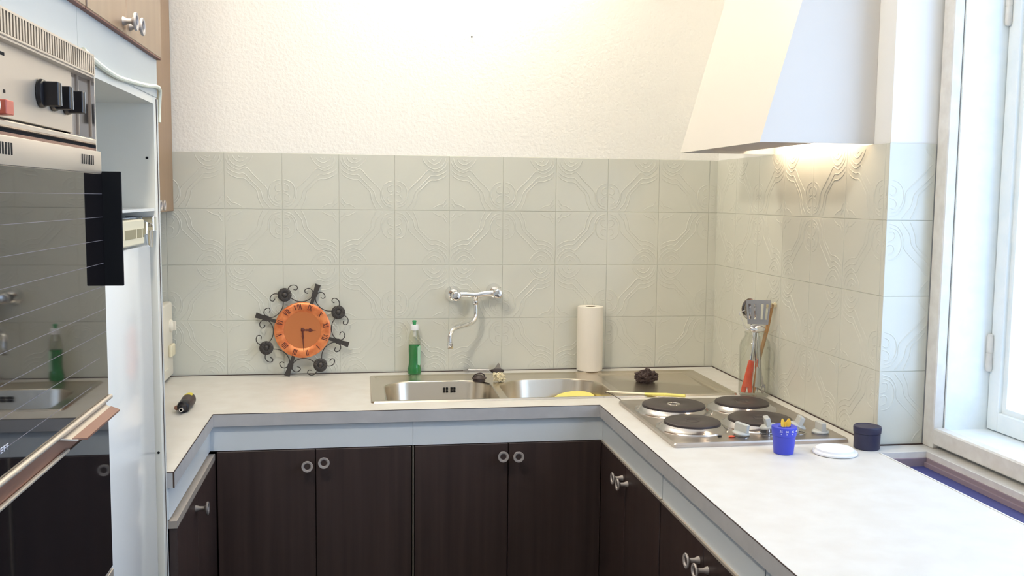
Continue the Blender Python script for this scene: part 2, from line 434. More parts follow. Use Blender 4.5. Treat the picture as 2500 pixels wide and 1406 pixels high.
b = MB(wo2); tz = WZ-.014; q_ = .0016
b.box(sl1-q_, sl1+.003, slB, slA, tz, WZ+.0012); b.box(sl0-.003, sl0+q_, slB, slA, tz, WZ+.0012)
b.box(sl0-.003, sl1+.003, slA-q_, slA+.003, tz, WZ+.0012); b.box(sl0-.003, sl1+.003, slB-.003, slB+q_, tz, WZ+.0012)
part('slot_rim', b, frame_m, wt, 'white rim of the radiator slot')
b = MB(wo2)
b.box(sl1-.006, sl1-q_, slB, slA-.002, WZ-.060, tz); b.box(sl1-.013, sl1-.006, slB, slA-.002, WZ-.060, WZ-.024); b.box(sl0, sl1-.006, slA-.010, slA-q_, WZ-.060, tz); b.box(sl0+q_, sl0+.008, slB, slA-.002, WZ-.060, tz)
part('slot_liner', b, brownin, wt, 'brownish wooden liner')
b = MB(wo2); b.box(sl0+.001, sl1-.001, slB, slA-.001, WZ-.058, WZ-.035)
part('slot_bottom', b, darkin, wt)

# ------------------------------------------------------------------ ring knobs and base cabinets
def ring_knob(b, base, d, n=20, sh=1.):
    """stemmed ring knob standing off along d"""
    d = Vector(d); a = Vector((0, 0, 1)); c = d.cross(a); ax = (a, c, d)
    b.lathe([(0, 0), (.009, 0), (.008, .004), (.0055, .010), (.0055, .022), (.009, .026), (.0165, .028), (.0175, .0305), (.0165, .033), (.0115, .0325), (.0095, .029), (0, .029)] if sh == 1 else [(0, 0), (.009, 0), (.008, .003), (.0055, .008), (.0055, .015), (.009, .019), (.0165, .021), (.0175, .0235), (.0165, .026), (.0115, .0255), (.0095, .022), (0, .022)], base, n, ax)
def cab_knob(parent, o, base, d, sh=1.):
    b = MB(o); ring_knob(b, base, d, sh=sh); q_ = 0 if sh == 1 else -.007; k = part('knob', b, ringm, parent)
    h = MB(o); d = Vector(d); a = Vector((0, 0, 1)); h.lathe([(0, .0300+q_), (.0088, .0298+q_), (.0088, .0285+q_), (0, .0285+q_)], base, 16, (a, d.cross(a), d)); part('knob_centre', h, doorm, k)
    return k
ZD = .783      # top of the doors
YD = -.630     # door face of the back run
def base_back(x0, x1, seams, knobs, label):
    o = ((x0+x1)/2, -.3, 0)
    t = thing('base_cabinet', label, 'cabinet', o, group='dark base cabinets under the worktop')
    b = MB(o); b.box(x0+.001, x1-.001, -.60, -.02, .10, .70); part('carcass', b, doorm, t)
    fx0 = -.449 if x0 < -.4 else .1554; fx1 = .757 if x1 > .7 else .1546
    b = MB(o); b.box(fx0, fx1, -.622, -.606, ZD+.002, WZ-T-.0005); part('fascia', b, fasm, t, 'pale grey-blue fascia strip')
    b = MB(o); b.box(x0, x1, -.55, -.53, .0, .10); part('plinth', b, blackm, t)
    ds = [x0+.0015] + list(seams) + [x1-.0015]
    for i, (a, c) in enumerate(zip(ds, ds[1:])):
        b = MB(o); b.box(a+.0012, c-.0012, YD, YD+.019, .11, ZD, .0012); d = part('door', b, doorm, t)
        for kx, kz in knobs:
            if a < kx < c: cab_knob(d, o, (kx, YD, kz), (0, -1, 0))
    return t
base_back(-.4315, .153, [-.14], [(-.163, .7385), (-.114, .748)], 'dark wood base cabinet left of the sink, two doors with ring knobs')
base_back(.157, .7530, [.452], [(.432, .749), (.480, .747)], 'dark wood base cabinet under the sink bowls, two doors with ring knobs')
solo('joint_strip', MB((.155, -.62, 0)).box(.1535, .1568, -.6325, -.61, .11, ZD, .0006), panelm, 'thin metal strip between the two dark cabinets on the back wall', 'strip', (.155, -.62, 0))
XD = .752      # door face of the right run (faces -x)
def base_right(y0, y1, seams, knobs, label):
    o = (1.0, (y0+y1)/2, 0)
    t = thing('base_cabinet', label, 'cabinet', o, group='dark base cabinets under the worktop')
    b = MB(o); b.box(XD+.02, 1.31, y0+.001, y1-.001, .10, .70); part('carcass', b, doorm, t)
    b = MB(o); b.box(XD+.005, XD+.019, y0+.0008, y1-.0008, ZD+.002, WZ-T-.0005); part('fascia', b, fasm, t, 'pale grey fascia strip')
    b = MB(o); b.box(XD-.001, XD+.018, y0+.0008, y1-.0008, ZD-.004, ZD+.002); part('edge_trim', b, panelm, t, 'worn metal edge strip over the doors')
    b = MB(o); b.box(.84, .86, y0, y1, 0, .10); part('plinth', b, blackm, t)
    ds = [y0+.0015] + list(seams) + [y1-.0015]
    for a, c in zip(ds, ds[1:]):
        b = MB(o); b.box(XD, XD+.019, a+.0012, c-.0012, .11, ZD-.0045, .0012); d = part('door', b, doorm, t)
        for ky, kz in knobs:
            if a < ky < c: cab_knob(d, o, (XD, ky, kz), (-1, 0, 0))
    return t
base_right(-1.232, -.6225, [-.905], [(-.878, .735), (-.932, .733)], 'dark wood base cabinet under the hob, with a pair of ring knobs')
base_right(-1.860, -1.236, [-1.548], [(-1.520, .735), (-1.576, .733)], 'dark wood base cabinet under the window-side worktop with ring knobs')
base_right(-2.62, -1.864, [-2.24], [(-2.21, .735), (-2.27, .733)], 'dark wood base cabinet nearest the viewer at the right bottom edge')
XL = -.432     # door face of the left run (faces +x)
o = (-.7, -.9, 0)
t = thing('base_cabinet', 'dark wood base cabinet under the left worktop arm beside the fridge', 'cabinet', o, group='dark base cabinets under the worktop')
b = MB(o); b.box(-1.05, XL-.02, yl+.001, -.02, .10, .70); part('carcass', b, doorm, t)
b = MB(o); b.box(-.463, -.449, yl+.0005, -.620, ZD+.002, WZ-T-.0005); part('fascia', b, fasm, t, 'pale grey-blue fascia strip')
b = MB(o); b.box(-.470, XL, yl+.0005, -.640, ZD-.020, ZD-.002); part('edge_trim', b, mat('greige_strip', rgb(150, 142, 134), .5), t, 'grey strip on top of the doors')
b = MB(o); b.box(-.55, -.53, yl, -.6, 0, .10); part('plinth', b, blackm, t)
for a, c in ((yl+.002, -.955), (-.955, -.632)):
    b = MB(o); b.box(XL-.019, XL, a+.0012, c-.0012, .11, ZD-.0205, .0012); d = part('door', b, doorm, t)
    ky = -.985 if a < -.95 else -.925
    cab_knob(d, o, (XL, ky, .728 if a < -.95 else .733), (1, 0, 0))

# ------------------------------------------------------------------ sink
so = (.635, -.31, WZ)
sk = thing('kitchen_sink', 'inset stainless steel double-bowl sink with drainer, below the wall tap', 'sink', so)
b = MB(so); Z1 = WZ+.0045
def loop(pts, z): return [(x, y, z) for x, y in pts]
OX0, OX1, OY0, OY1 = .028, 1.243, -.538, -.083
outer = rrect(OX0, OX1, OY0, OY1, .012); inn = rrect(OX0+.012, OX1-.012, OY0+.012, OY1-.012, .010)
lip = rrect(OX0+.020, OX1-.020, OY0+.018, OY1-.018, .012)
rings = b.loft([loop(outer, WZ+.0004), loop(rrect(OX0+.003, OX1-.003, OY0+.003, OY1-.003, .012), Z1+.001), loop(inn, Z1+.001), loop(lip, Z1-.003)])
def rr2(x0, x1, y0, y1, rb, rf, n=9):
    pts = []
    for cx, cy, a0, r in ((x1-rb, y1-rb, 0, rb), (x0+rb, y1-rb, PI/2, rb), (x0+rf, y0+rf, PI, rf), (x1-rf, y0+rf, 1.5*PI, rf)):
        for k in range(n+1):
            a = a0 + PI/2*k/n; pts.append((cx+r*math.cos(a), cy+r*math.sin(a)))
    return pts
BL = rr2(.074, .446, -.514, -.194, .090, .028); BR = rr2(.467, .836, -.514, -.194, .125, .028)
DR = rrect(.860, 1.205, -.500, -.120, .02)
holes = []
def bowl_part(pl_, name, depth, inset):
    x0 = min(p[0] for p in pl_); x1 = max(p[0] for p in pl_); y0 = min(p[1] for p in pl_); y1 = max(p[1] for p in pl_); cx, cy = (x0+x1)/2, (y0+y1)/2
    def ins(d): return [(cx+(x-cx)*(1-2*d/(x1-x0)), cy+(y-cy)*(1-2*d/(y1-y0))) for x, y in pl_]
    q = MB(so); zz = Z1-.003
    q.loft([loop(pl_, zz), loop(ins(.003), zz-.002), loop(ins(.005), zz-.008), loop(ins(inset), zz-depth+.03), loop(ins(inset+.012), zz-depth+.008), loop(ins(inset+.04), zz-depth)], False, True)
    return part(name, q, steel, sk)
# flat sheet with three openings
bm = b.bm; es = []
def ring_edges(vs):
    for i in range(len(vs)):
        e = bm.edges.get((vs[i], vs[(i+1) % len(vs)])) or bm.edges.new((vs[i], vs[(i+1) % len(vs)])); es.append(e)
ring_edges(rings[-1])
for pl_ in (BL, BR, DR): ring_edges([b.V((x, y, Z1-.003)) for x, y in pl_])
bmesh.ops.triangle_fill(bm, use_beauty=True, use_dissolve=False, edges=es)
part('deck', b, steel, sk, angle=40)
bowlL = bowl_part(BL, 'bowl', .15, .014); bowlR = bowl_part(BR, 'bowl', .15, .014)
q = MB(so); cx, cy = 1.0325, -.31
q.loft([loop(DR, Z1-.003), loop([(cx+(x-cx)*.97, cy+(y-cy)*.965) for x, y in DR], Z1-.008)], False, True)
part('drainboard', q, steel, sk)
b = MB(so)
for i, xx in enumerate((.287, .297, .313, .323)):
    for zz in (.876, .866):
        b.box(xx-.0035, xx+.0035, -.212, -.200, zz-.0035, zz+.0035)
part('overflow_grid', b, hole, sk)
b = MB(so); b.lathe([(0, .003), (.0025, .003), (.0025, -.004)], (.548, -.203, .878), 10, '-y'); part('overflow_hole', b, hole, sk)
for cx_ in (.26, .65):
    b = MB(so); b.lathe([(0, .004), (.02, .003), (.032, .0015), (.034, 0)], (cx_, -.34, Z1-.152), 24); part('drain', b, chromed, sk)

# ------------------------------------------------------------------ wall tap
to = (.413, 0, 1.19)
tp = thing('wall_tap', 'chrome two-handle wall tap with curved swivel spout above the sink', 'tap', to)
for x, z in ((.336, 1.191), (.489, 1.199)):
    b = MB(to); b.lathe([(.0315, 0), (.0315, .004), (.029, .008), (.024, .022), (.020, .030), (.0145, .034), (.0145, .05)], (x, 0, z), 12, '-y', ); part('escutcheon', b, chrome, tp, angle=20)
    b = MB(to); b.lathe([(.0145, .030), (.0155, .04), (.0155, .066), (.0165, .068), (.0185, .072), (.0190, .080), (.0175, .092), (.0165, .0945), (.0150, .0955), (.010, .0965), (0, .097)], (x+.004, 0, z), 28, '-y')
    part('handle', b, chrome, tp)
b = MB(to); b.tube(smooth([(.340, -.052, 1.192), (.375, -.054, 1.193), (.414, -.056, 1.191), (.45, -.054, 1.196), (.492, -.052, 1.199)], 4), [.0115]*4+[.0118]*9+[.0115]*4, 14)
b.lathe([(.013, .0), (.011, -.012), (.0095, -.018), (.013, -.020), (.0135, -.030), (.0115, -.034), (.008, -.034)], (.4145, -.056, 1.190), 20)
part('mixer_body', b, chrome, tp)
b = MB(to); P_ = smooth([(.415, -.056, 1.160), (.4165, -.058, 1.135), (.414, -.064, 1.112), (.402, -.076, 1.094), (.378, -.100, 1.086), (.345, -.136, 1.084), (.322, -.162, 1.080), (.311, -.178, 1.065), (.309, -.184, 1.045), (.3095, -.185, 1.030)], 5)
b.tube(P_, .0088, 14)
spout = part('spout', b, chrome, tp)
b = MB(to); b.lathe([(.0085, .020), (.0105, .018), (.0108, .002), (.0100, 0), (.007, 0)], (.3095, -.185, 1.015), 20); part('aerator', b, chrome, spout)

# ------------------------------------------------------------------ clock
ck_o = (-.210, -.034, 1.0665)
ck = thing('wall_clock', 'wrought-iron scroll clock with copper dial, leaning on the tiles', 'clock', ck_o, (math.radians(-7.5), 0, 0))
def ring_prism(b, prof, seg=48): b.lathe(prof, (0, 0, 0), seg, '-y')
b = MB(); ring_prism(b, [(0, -.001), (.099, -.001), (.1005, .001), (.1003, .003), (.098, .0045), (.090, .0052), (.072, .0048), (.068, .0032), (.064, .0030), (.066, .0030), (0, .0034)]); dial = part('dial', b, copper, ck)
b = MB(); b.lathe([(.066, .0031), (.0655, .0042), (.063, .0040), (0, .0044)], (0, 0, 0), 40, '-y'); part('dial_centre', b, copperc, dial, 'smooth paler centre of the dial')
A0 = -18.7
STROKES = {'I': (.004, [((0, 0), (0, 1))]), 'V': (.0105, [((-.5, 1), (0, 0)), ((.5, 1), (0, 0))]), 'X': (.0105, [((-.5, 1), (.5, 0)), ((.5, 1), (-.5, 0))])}
def numeral(txt, ang):
    ws = [STROKES[c][0] for c in txt]; tot = sum(ws) + .0012*(len(ws)-1); x = -tot/2; H = .0205; R0 = .0735
    a = math.radians(ang); rad = Vector((math.cos(a), 0, math.sin(a))); tan = Vector((math.sin(a), 0, -math.cos(a)))
    b = MB()
    for c, w in zip(txt, ws):
        for i, (p, q) in enumerate(STROKES[c][1]):
            wid = .0031 if (i == 0 or c == 'I') else .0017
            p3 = tan*(x+w/2+p[0]*w*.8) + rad*(R0+p[1]*H); q3 = tan*(x+w/2+q[0]*w*.8) + rad*(R0+q[1]*H)
            d = (q3-p3).normalized(); s_ = d.cross(Vector((0, 1, 0)))*wid/2; y0, y1 = Vector((0, -.0046, 0)), Vector((0, -.0058, 0))
            b.hexa([p3+s_+y0, p3-s_+y0, q3-s_+y0, q3+s_+y0, p3+s_+y1, p3-s_+y1, q3-s_+y1, q3+s_+y1])
        x += w+.0012
    part('numeral', b, numeralm, dial)
for i, t_ in enumerate(['XII', 'I', 'II', 'III', 'IIII', 'V', 'VI', 'VII', 'VIII', 'IX', 'X', 'XI']): numeral(t_, A0-30*i)
def hand(name, ang, L, shape):
    a = math.radians(ang); r_ = Vector((math.cos(a), 0, math.sin(a))); n_ = Vector((-math.sin(a), 0, math.cos(a)))
    b = MB(); pts = [(s_*L, w) for s_, w in shape] + [(s_*L, -w) for s_, w in reversed(shape)]
    b.prism(pts, lambda u, v, d: r_*u + n_*v + Vector((0, -d, 0)), .0068 if name == 'hour_hand' else .0082, .0076 if name == 'hour_hand' else .0090)
    part(name, b, numeralm, ck)
hand('hour_hand', -2, .048, [(-.12, .004), (.0, .0045), (.14, .0035), (.26, .002), (.32, .0042), (.40, .002), (.5, .0058), (.58, .0065), (.70, .003), (.82, .0012), (1, .0005)])
hand('minute_hand', -87, .074, [(-.1, .004), (0, .0045), (.12, .003), (.25, .0032), (.30, .0045), (.38, .0036), (.45, .0018), (.6, .0016), (1, .0005)])
b = MB(); b.lathe([(.006, .004), (.006, .0095), (.004, .011), (0, .0115)], (0, 0, 0), 16, '-y'); part('spindle', b, numeralm, ck)
for k in range(4):
    ang = A0 + 90*k; a = math.radians(ang); r_ = Vector((math.cos(a), 0, math.sin(a))); n_ = Vector((-math.sin(a), 0, math.cos(a)))
    b = MB(); b.prism([(.0975, .0062), (.135, .0066), (.173, .0102), (.173, -.0102), (.135, -.0066), (.0975, -.0062)], lambda u, v, d: r_*u + n_*v + Vector((0, -d, 0)), -.001, .0042)
    bar = part('bar', b, wrought, ck)
    b = MB(); b.prism([(.128, .0098), (.146, .0098), (.146, -.0098), (.128, -.0098)], lambda u, v, d: r_*u + n_*v + Vector((0, -d, 0)), -.002, .0065); part('clasp', b, wrought, bar)
    ang2 = ang + 45; a = math.radians(ang2); r_ = Vector((math.cos(a), 0, math.sin(a))); c_ = r_*.1415
    b = MB(); seg = 72; prof = [(.0235, .0015), (.0248, .003), (.022, .0052), (.013, .0058), (.0095, .0045), (.008, .0075), (.004, .0092), (0, .0094)]
    rr = []
    for r__, h in prof:
        if r__ == 0: rr.append([b.V(c_ + Vector((0, -h, 0)))])
        else: rr.append([b.V(c_ + Vector((r__*math.cos(2*PI*j/seg), -h - (.0005*(1 if j % 3 < 2 else -1) if r__ > .012 else 0), r__*math.sin(2*PI*j/seg)))) for j in range(seg)])
    for p, q in zip(rr, rr[1:]):
        for j in range(seg):
            j2 = (j+1) % seg
            if len(q) == 1: b.F([p[j], p[j2], q[0]])
            else: b.F([p[j], p[j2], q[j2], q[j]])
    b.F(rr[0][::-1])
    part('rosette', b, wrought, ck)
# C-scrolls, traced once in the gap between a rosette and the next bar
SCR = [(672, 238), (706, 240), (720, 215), (705, 190), (665, 181), (628, 198), (603, 240), (598, 290), (620, 325), (650, 345), (705, 375), (780, 384), (845, 365), (885, 335), (905, 290), (897, 245), (865, 222), (830, 226), (806, 248), (818, 275), (846, 282)]
for k in range(4):
    for sgn in (1, -1):
        pts = []
        for x, y in SCR:
            dx, dy = x-785, 730-y; r_ = math.hypot(dx, dy)*.000295; off = 117 - math.degrees(math.atan2(dy, dx))
            a = math.radians(A0 + 135 + 90*k - sgn*off); pts.append((r_*math.cos(a), -.0025 - (.001 if sgn > 0 else 0), r_*math.sin(a)))
        b = MB(); b.tube(smooth(pts, 3), .0016, 6); part('scroll', b, wrought, ck)

# ------------------------------------------------------------------ cooker hood
ho = (1.2, -.8, 1.70)
hd = thing('cooker_hood', 'white sloping cooker hood on the right wall above the hob', 'hood', ho)
HX0, HY0, HY1, HZ = 1.034, -1.125, -.492, 1.70; SL = .283; HT = 2.93
b = MB(ho); H_ = HT-HZ
def hx(z): return HX0 + SL*(z-HZ) if z < 2.72 else HX0 + SL*(2.72-HZ)
zs = [HZ, 2.72, HT]; tck = .006
for y0, y1 in ((HY0, HY0+tck), (HY1-tck, HY1)):
    b = MB(ho); b.prism([(HX0+.003, HZ+.0003), (XR+.0035, HZ), (XR+.0035, HT), (hx(HT)+.003, HT), (hx(2.72)+.003, 2.72)], lambda u, v, d: (u, d, v), y0, y1)
    part('end_panel', b, hoodm, hd)
b = MB(ho)
ya_, yb_ = HY0-.0004, HY1+.0004
b.hexa([(HX0, ya_, HZ), (HX0+tck, ya_, HZ), (HX0+tck, yb_, HZ), (HX0, yb_, HZ), (hx(2.72), ya_, 2.72), (hx(2.72)+tck, ya_, 2.72), (hx(2.72)+tck, yb_, 2.72), (hx(2.72), yb_, 2.72)])
b.box(hx(2.72), hx(2.72)+tck, HY0, HY1, 2.72, HT)
part('sloping_panel', b, hoodm, hd)
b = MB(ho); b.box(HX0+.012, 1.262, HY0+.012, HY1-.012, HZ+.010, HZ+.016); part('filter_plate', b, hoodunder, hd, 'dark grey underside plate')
b = MB(ho); b.box(1.255, 1.262, HY0+.012, HY1-.012, HZ+.016, HZ+.09); part('lamp_baffle', b, hoodm, hd)
b = MB(ho); b.cyl((1.315, HY0+.06, HZ+.045), (1.315, HY1-.06, HZ+.045), .011, seg=14); part('lamp_tube', b, hoodtube, hd, 'lit warm lamp tube')
# wall tube lamp, just above the picture
lo_ = (.45, -.1, 2.75)
lt = thing('wall_lamp', 'warm tube lamp on the back wall above the sink', 'lamp', lo_)
b = MB(lo_); b.box(.10, .90, -.10, .003, 2.80, 2.84, .004); part('lamp_base', b, whitem, lt)
b = MB(lo_); b.cyl((.12, -.14, 2.72), (.66, -.14, 2.72), .018, seg=14); part('tube', b, tubem, lt)
b = MB(lo_); b.tube([(.11, -.06, 2.81), (.11, -.14, 2.72)], .012, 8); b.tube([(.67, -.06, 2.81), (.67, -.14, 2.72)], .012, 8); part('holder', b, whitem, lt)

# ------------------------------------------------------------------ left wall: cabinets, fridge tower, oven tower
XT, YT = -.455, yl-.0005        # tower front plane, far face
to2 = (-.75, -1.55, 0)
tw = thing('fridge_tower', 'tall pale carcass around the built-in fridge, its door removed', 'cabinet', to2)
y1, y0 = YT, -1.836
b = MB(to2); b.box(-1.05, XT, y1-.030, y1, 0, 1.85, .0008); part('side_panel', b, carcm, tw)
b = MB(to2); b.box(-1.05, XT, y0, y0+.019, 0, 1.85); part('side_panel', b, carcm, tw)
b = MB(to2); b.box(-1.05, XT-.001, y0+.019, y1-.030, 1.748, 1.766); part('shelf', b, carcm, tw)
b = MB(to2); b.box(-1.05, XT-.004, y0+.019, y1-.030, 1.510, 1.516); part('shelf', b, whitem, tw)
b = MB(to2); b.box(-1.05, -1.04, y0+.019, y1-.030, .1, 1.85); part('back_panel', b, carcm, tw)
b = MB(to2); b.box(XT-.016, XT+.002, -1.852, y1+.0005, 1.764, 1.849); part('fascia', b, tfasm, tw, 'pale fascia over the open niche')
b = MB(to2); b.box(XT-.001, XT+.0025, y1-.0035, y1+.0012, 0, 1.76); part('edge_strip', b, whitem, tw, 'white front edge strip')
b = MB(to2); b.box(XT, XT+.0012, y1-.008, y1-.006, 0, 1.76); part('edge_gap', b, linem, tw, 'dark gap beside the edge strip')
for z in (1.628, .955):
    b = MB(to2); b.lathe([(0, .0006), (.003, .0006), (.003, -.001)], (XT-.017 if z > 1.2 else XT-.008, y1-.030, z), 10, '-y'); part('screw_hole', b, hole, tw)
b = MB(to2); yy = y1-.048; hxx = XT-.001; hz = 1.475
b.box(hxx-.060, hxx+.001, yy-.009, yy-.004, hz+.018, hz+.024, .001); b.box(hxx-.026, hxx+.001, yy-.012, yy+.0185, hz-.010, hz+.024, .002)
b.box(hxx-.028, hxx-.012, yy-.016, yy-.002, hz-.018, hz+.012, .002); b.tube([(hxx-.010, yy-.010, hz-.008), (hxx-.008, yy-.012, hz-.035), (hxx-.008, yy-.014, hz-.045)], [.008, .0075, .006], 10, flat=(1, .6))
hg = part('hinge', b, chrome, tw, 'chrome cup hinge left hanging open')
b = MB(to2); b.lathe([(0, .0025), (.004, .002), (.005, 0)], (hxx-.007, yy-.012, hz+.004), 12, '-y'); part('hinge_screw', b, chromed, hg)

fo = (-.75, -1.55, .1)
fr = thing('built_in_fridge', 'white built-in fridge standing in the tower, cream vent strip on top', 'fridge', fo)
XF = XT-.011
b = MB(fo); b.box(-1.03, XF-.04, y0+.022, y1-.036, .10, 1.495); part('body', b, whitem, fr)
b = MB(fo); b.box(XF-.038, XF, y0+.022, y1-.048, .12, 1.436, .004, 2); part('door', b, whitem, fr)
b = MB(fo); b.box(XF-.038, XF+.003, y0+.022, y1-.118, 1.440, 1.494, .003); vs = part('vent_strip', b, creamm, fr, 'cream plastic vent strip')
for a, c in ((-1.62, -1.545), (-1.530, -1.435), (-1.425, -1.384), (-1.372, -1.358)):
    b = MB(fo); b.box(XF+.0022, XF+.0036, a, c, 1.455, 1.474); part('vent_opening', b, mat('vent_shade', rgb(150, 142, 112), .7) if 'vent_shade' not in MATS else MATS['vent_shade'], vs)

# upper tan cabinets
XU = -.442
uo = (-.75, -1.55, 1.85)
uc = thing('upper_cabinet', 'tan laminate top cabinet over the fridge tower, two ring knobs', 'cabinet', uo)
b = MB(uo); b.box(-1.05, XU-.02, -1.836, YT, 1.851, 2.72); part('carcass', b, tanm, uc)
SEAM = -1.560
for a, c in ((-1.831, SEAM), (SEAM, YT+.002)):
    b = MB(uo); b.box(XU-.019, XU, a+.001, c-.001, 1.8505, 2.72, .0012); d = part('door', b, tanm, uc)
    ky = SEAM-.029 if a < -1.7 else SEAM+.026
    cab_knob(d, uo, (XU, ky, 1.8715), (1, 0, 0), .7)
b = MB(uo); b.box(XU-.03, XU-.003, -1.838, -1.831, 1.8505, 2.72); part('edge_strip', b, tanedge, uc, 'red-brown edge strip')
b = MB(uo); b.box(XU-.019, XU-.0005, -1.836, YT+.001, 1.8475, 1.8503); part('bottom_shadow_line', b, tanedge, uc, 'lower edge line, darkened brown for its shadow')  # shadow line under the doors, put into the colour of a thin strip
uo2 = (-.75, -2.14, 1.85)
u2_ = thing('upper_cabinet', 'tan laminate top cabinet over the oven at the upper left corner', 'cabinet', uo2)
b = MB(uo2); b.box(-1.05, XU-.02, -2.44, -1.840, 1.851, 2.72); part('carcass', b, tanm, u2_)
b = MB(uo2); b.box(XU-.019, XU, -2.44, -1.8395, 1.8505, 2.72, .0012); part('door', b, tanm, u2_)
b = MB(uo2); b.box(XU-.019, XU-.0005, -2.44, -1.840, 1.8475, 1.8503); part('bottom_shadow_line', b, tanedge, u2_)  # same painted shadow line over the oven
wo3 = (-.85, -.6, 1.49)
wc = thing('wall_cabinet', 'tan laminate wall cabinet in the corner over the microwave', 'cabinet', wo3)
XC = -.652
b = MB(wo3); b.box(-1.055, XC-.02, YT+.004, -.002, 1.493, 2.72); part('carcass', b, tanm, wc)
for a, c in ((YT+.004, -.345), (-.345, -.002)):
    b = MB(wo3); b.box(XC-.019, XC, a+.001, c-.001, 1.490, 2.72, .0012); d = part('door', b, tanm, wc)
for ky in (-.374, -.316): cab_knob(d, wo3, (XC, ky, 1.513), (1, 0, 0))

# oven tower
oo = (-.75, -2.14, 0)
ot = thing('oven_tower', 'tall pale cabinet housing the oven at the left edge', 'cabinet', oo)
b = MB(oo); b.box(-1.05, XT-.02, -2.44, -1.8375, 0, .86); b.box(-1.05, XT-.02, -2.44, -1.8375, 1.80, 1.85); b.box(-1.05, -1.0, -2.44, -1.8375, .86, 1.80); b.box(-1.0, XT-.02, -2.44, -2.42, .86, 1.8); b.box(-1.0, XT-.02, -1.856, -1.8375, .86, 1.8); part('carcass', b, carcm, ot)
b = MB(oo); b.box(XT-.019, XT+.002, -2.44, -1.853, 1.764, 1.849); part('fascia', b, tfasm, ot, 'pale fascia above the oven grille')
vo = (-.7, -2.12, .86)
ov = thing('built_in_oven', 'built-in oven with champagne metal panel and smoked glass door', 'oven', vo)
OX = -.4340; YO1, YO0 = -1.832, -2.44
def P(name, m, parent=ov, label=None, **k):
    b = MB(vo); return b, lambda: part(name, b, m, parent, label, **k)
b = MB(vo); b.box(-.99, OX-.04, YO0, YO1-.024, .88, 1.755); part('body', b, panelm, ov)
# grille: frame plus slats
b = MB(vo); gz0, gz1 = 1.7435, 1.7715
b.box(OX-.040, OX, YO0, YO1+.0005, gz0-.004, gz0, .001); b.box(OX-.040, OX, YO0, YO1+.0005, gz1, gz1+.003); b.box(OX-.040, OX, YO1-.0005, YO1+.004, gz0-.004, gz1+.003); b.box(OX-.040, OX-.010, YO0, YO1, gz0, gz1)
gr = part('vent_grille', b, panelm, ov)
ge = MB(vo); ge.box(OX-.0101, OX-.0095, YO0, YO1, gz0, gz1); part('vent_shadow', ge, hole, gr)
yv = YO1-.0035
slat = None
for i in range(55):
    if yv < YO0: break
    if slat is None:
        b = MB(vo); b.box(OX-.0095, OX-.0002, yv-.0074, yv-.0016, gz0, gz1); slat = part('slat', b, panelm, gr); ys = yv
    else:
        s_ = slat.copy(); C.objects.link(s_); s_.parent = gr; s_.location = (0, yv-ys, 0)
    yv -= .0112
# control panel (recessed), trim, ledge
XP = -.4480
b = MB(vo); b.box(XP-.004, XP, YO0, -1.912, 1.642, 1.738, .0008); cp = part('control_panel', b, panelm, ov)
b = MB(vo); b.box(XP-.007, XP-.0035, -1.913, YO1-.0005, 1.636, 1.745); tr = part('side_trim', b, trimm, ov, 'mirror-bright end trim')
b = MB(vo); b.box(XP-.007, OX, YO1-.002, YO1+.0015, 1.616, 1.7395); part('trim_edge', b, chrome, ov)
b = MB(vo); b.box(XP-.0036, XP-.001, -1.872, -1.869, 1.642, 1.742); part('trim_bead', b, panelm, tr)
b = MB(vo); b.box(XP-.01, OX-.002, YO0, YO1-.002, 1.7365, 1.7393); part('soffit', b, panelm, ov)
b = MB(vo); b.box(XP-.01, OX, YO0, YO1, 1.628, 1.6365, .002); part('ledge', b, panelm, ov, 'bright ledge under the controls')
b = MB(vo); b.box(XP-.02, OX-.010, YO0, YO1-.001, 1.6215, 1.6285); part('dark_gap', b, hole, ov)
b = MB(vo); b.box(XP-.02, OX-.003, YO0, YO1-.001, 1.580, 1.6218); part('lower_strip', b, tapem, ov)
def oven_knob(y, z=1.687):
    b = MB(vo); b.lathe([(0, 0), (.0195, 0), (.0205, .002), (.0195, .006), (.017, .007), (.0, .007)], (XP+.0005, y, z), 28, 'x')
    k = part('knob', b, blackm, ov)
    b = MB(vo); b.box(XP+.006, XP+.027, y-.0065, y+.0065, z-.0175, z+.0165, .0012); part('grip', b, blackm, k)
    b = MB(vo); b.box(XP+.026, XP+.0278, y+.0048, y+.0068, z-.0165, z+.0155); part('pointer', b, greypl, k, 'pale pointer edge')
for y in (-2.065, -2.010, -1.946): oven_knob(y)
b = MB(vo); b.cyl((XP, -2.284, 1.652), (XP+.020, -2.284, 1.652), .009, seg=16); part('push_switch', b, ivory, ov)
b = MB(vo); b.box(XP, XP+.020, -2.256, -2.230, 1.6425, 1.6605, .001); part('indicator', b, redm, ov, 'red indicator block')
b = MB(vo); b.box(XP, XP+.0012, -2.32, -2.197, 1.652, 1.732); part('timer_plate', b, panelm, ov)
b = MB(vo); b.box(XP+.001, XP+.002, -2.225, -2.203, 1.7195, 1.7235); part('timer_slot', b, hole, ov)
me = text_mesh('panel_letter', 'm', .010, blackm); put('panel_letter', me, ov, Vector((XP+.0014, -2.207, 1.6755))-Vector(vo), (PI/2, 0, PI/2))
# upper door bar with slots
XB = -.4275
b = MB(vo); b.box(XB-.02, XB, YO0, YO1+.004, 1.580, 1.6165, .002, 2); db = part('door_bar', b, panelm, ov)
sl_ = None
for y in [-1.879-.0103*i for i in range(7)] + [-2.246-.0098*i for i in range(7)]:
    if sl_ is None:
        b = MB(vo); b.box(XB-.001, XB+.0006, y-.0022, y+.0022, 1.593, 1.608); sl_ = part('vent_slot', b, hole, db); y_s = y
    else:
        s_ = sl_.copy(); C.objects.link(s_); s_.parent = db; s_.location = (0, y-y_s, 0)
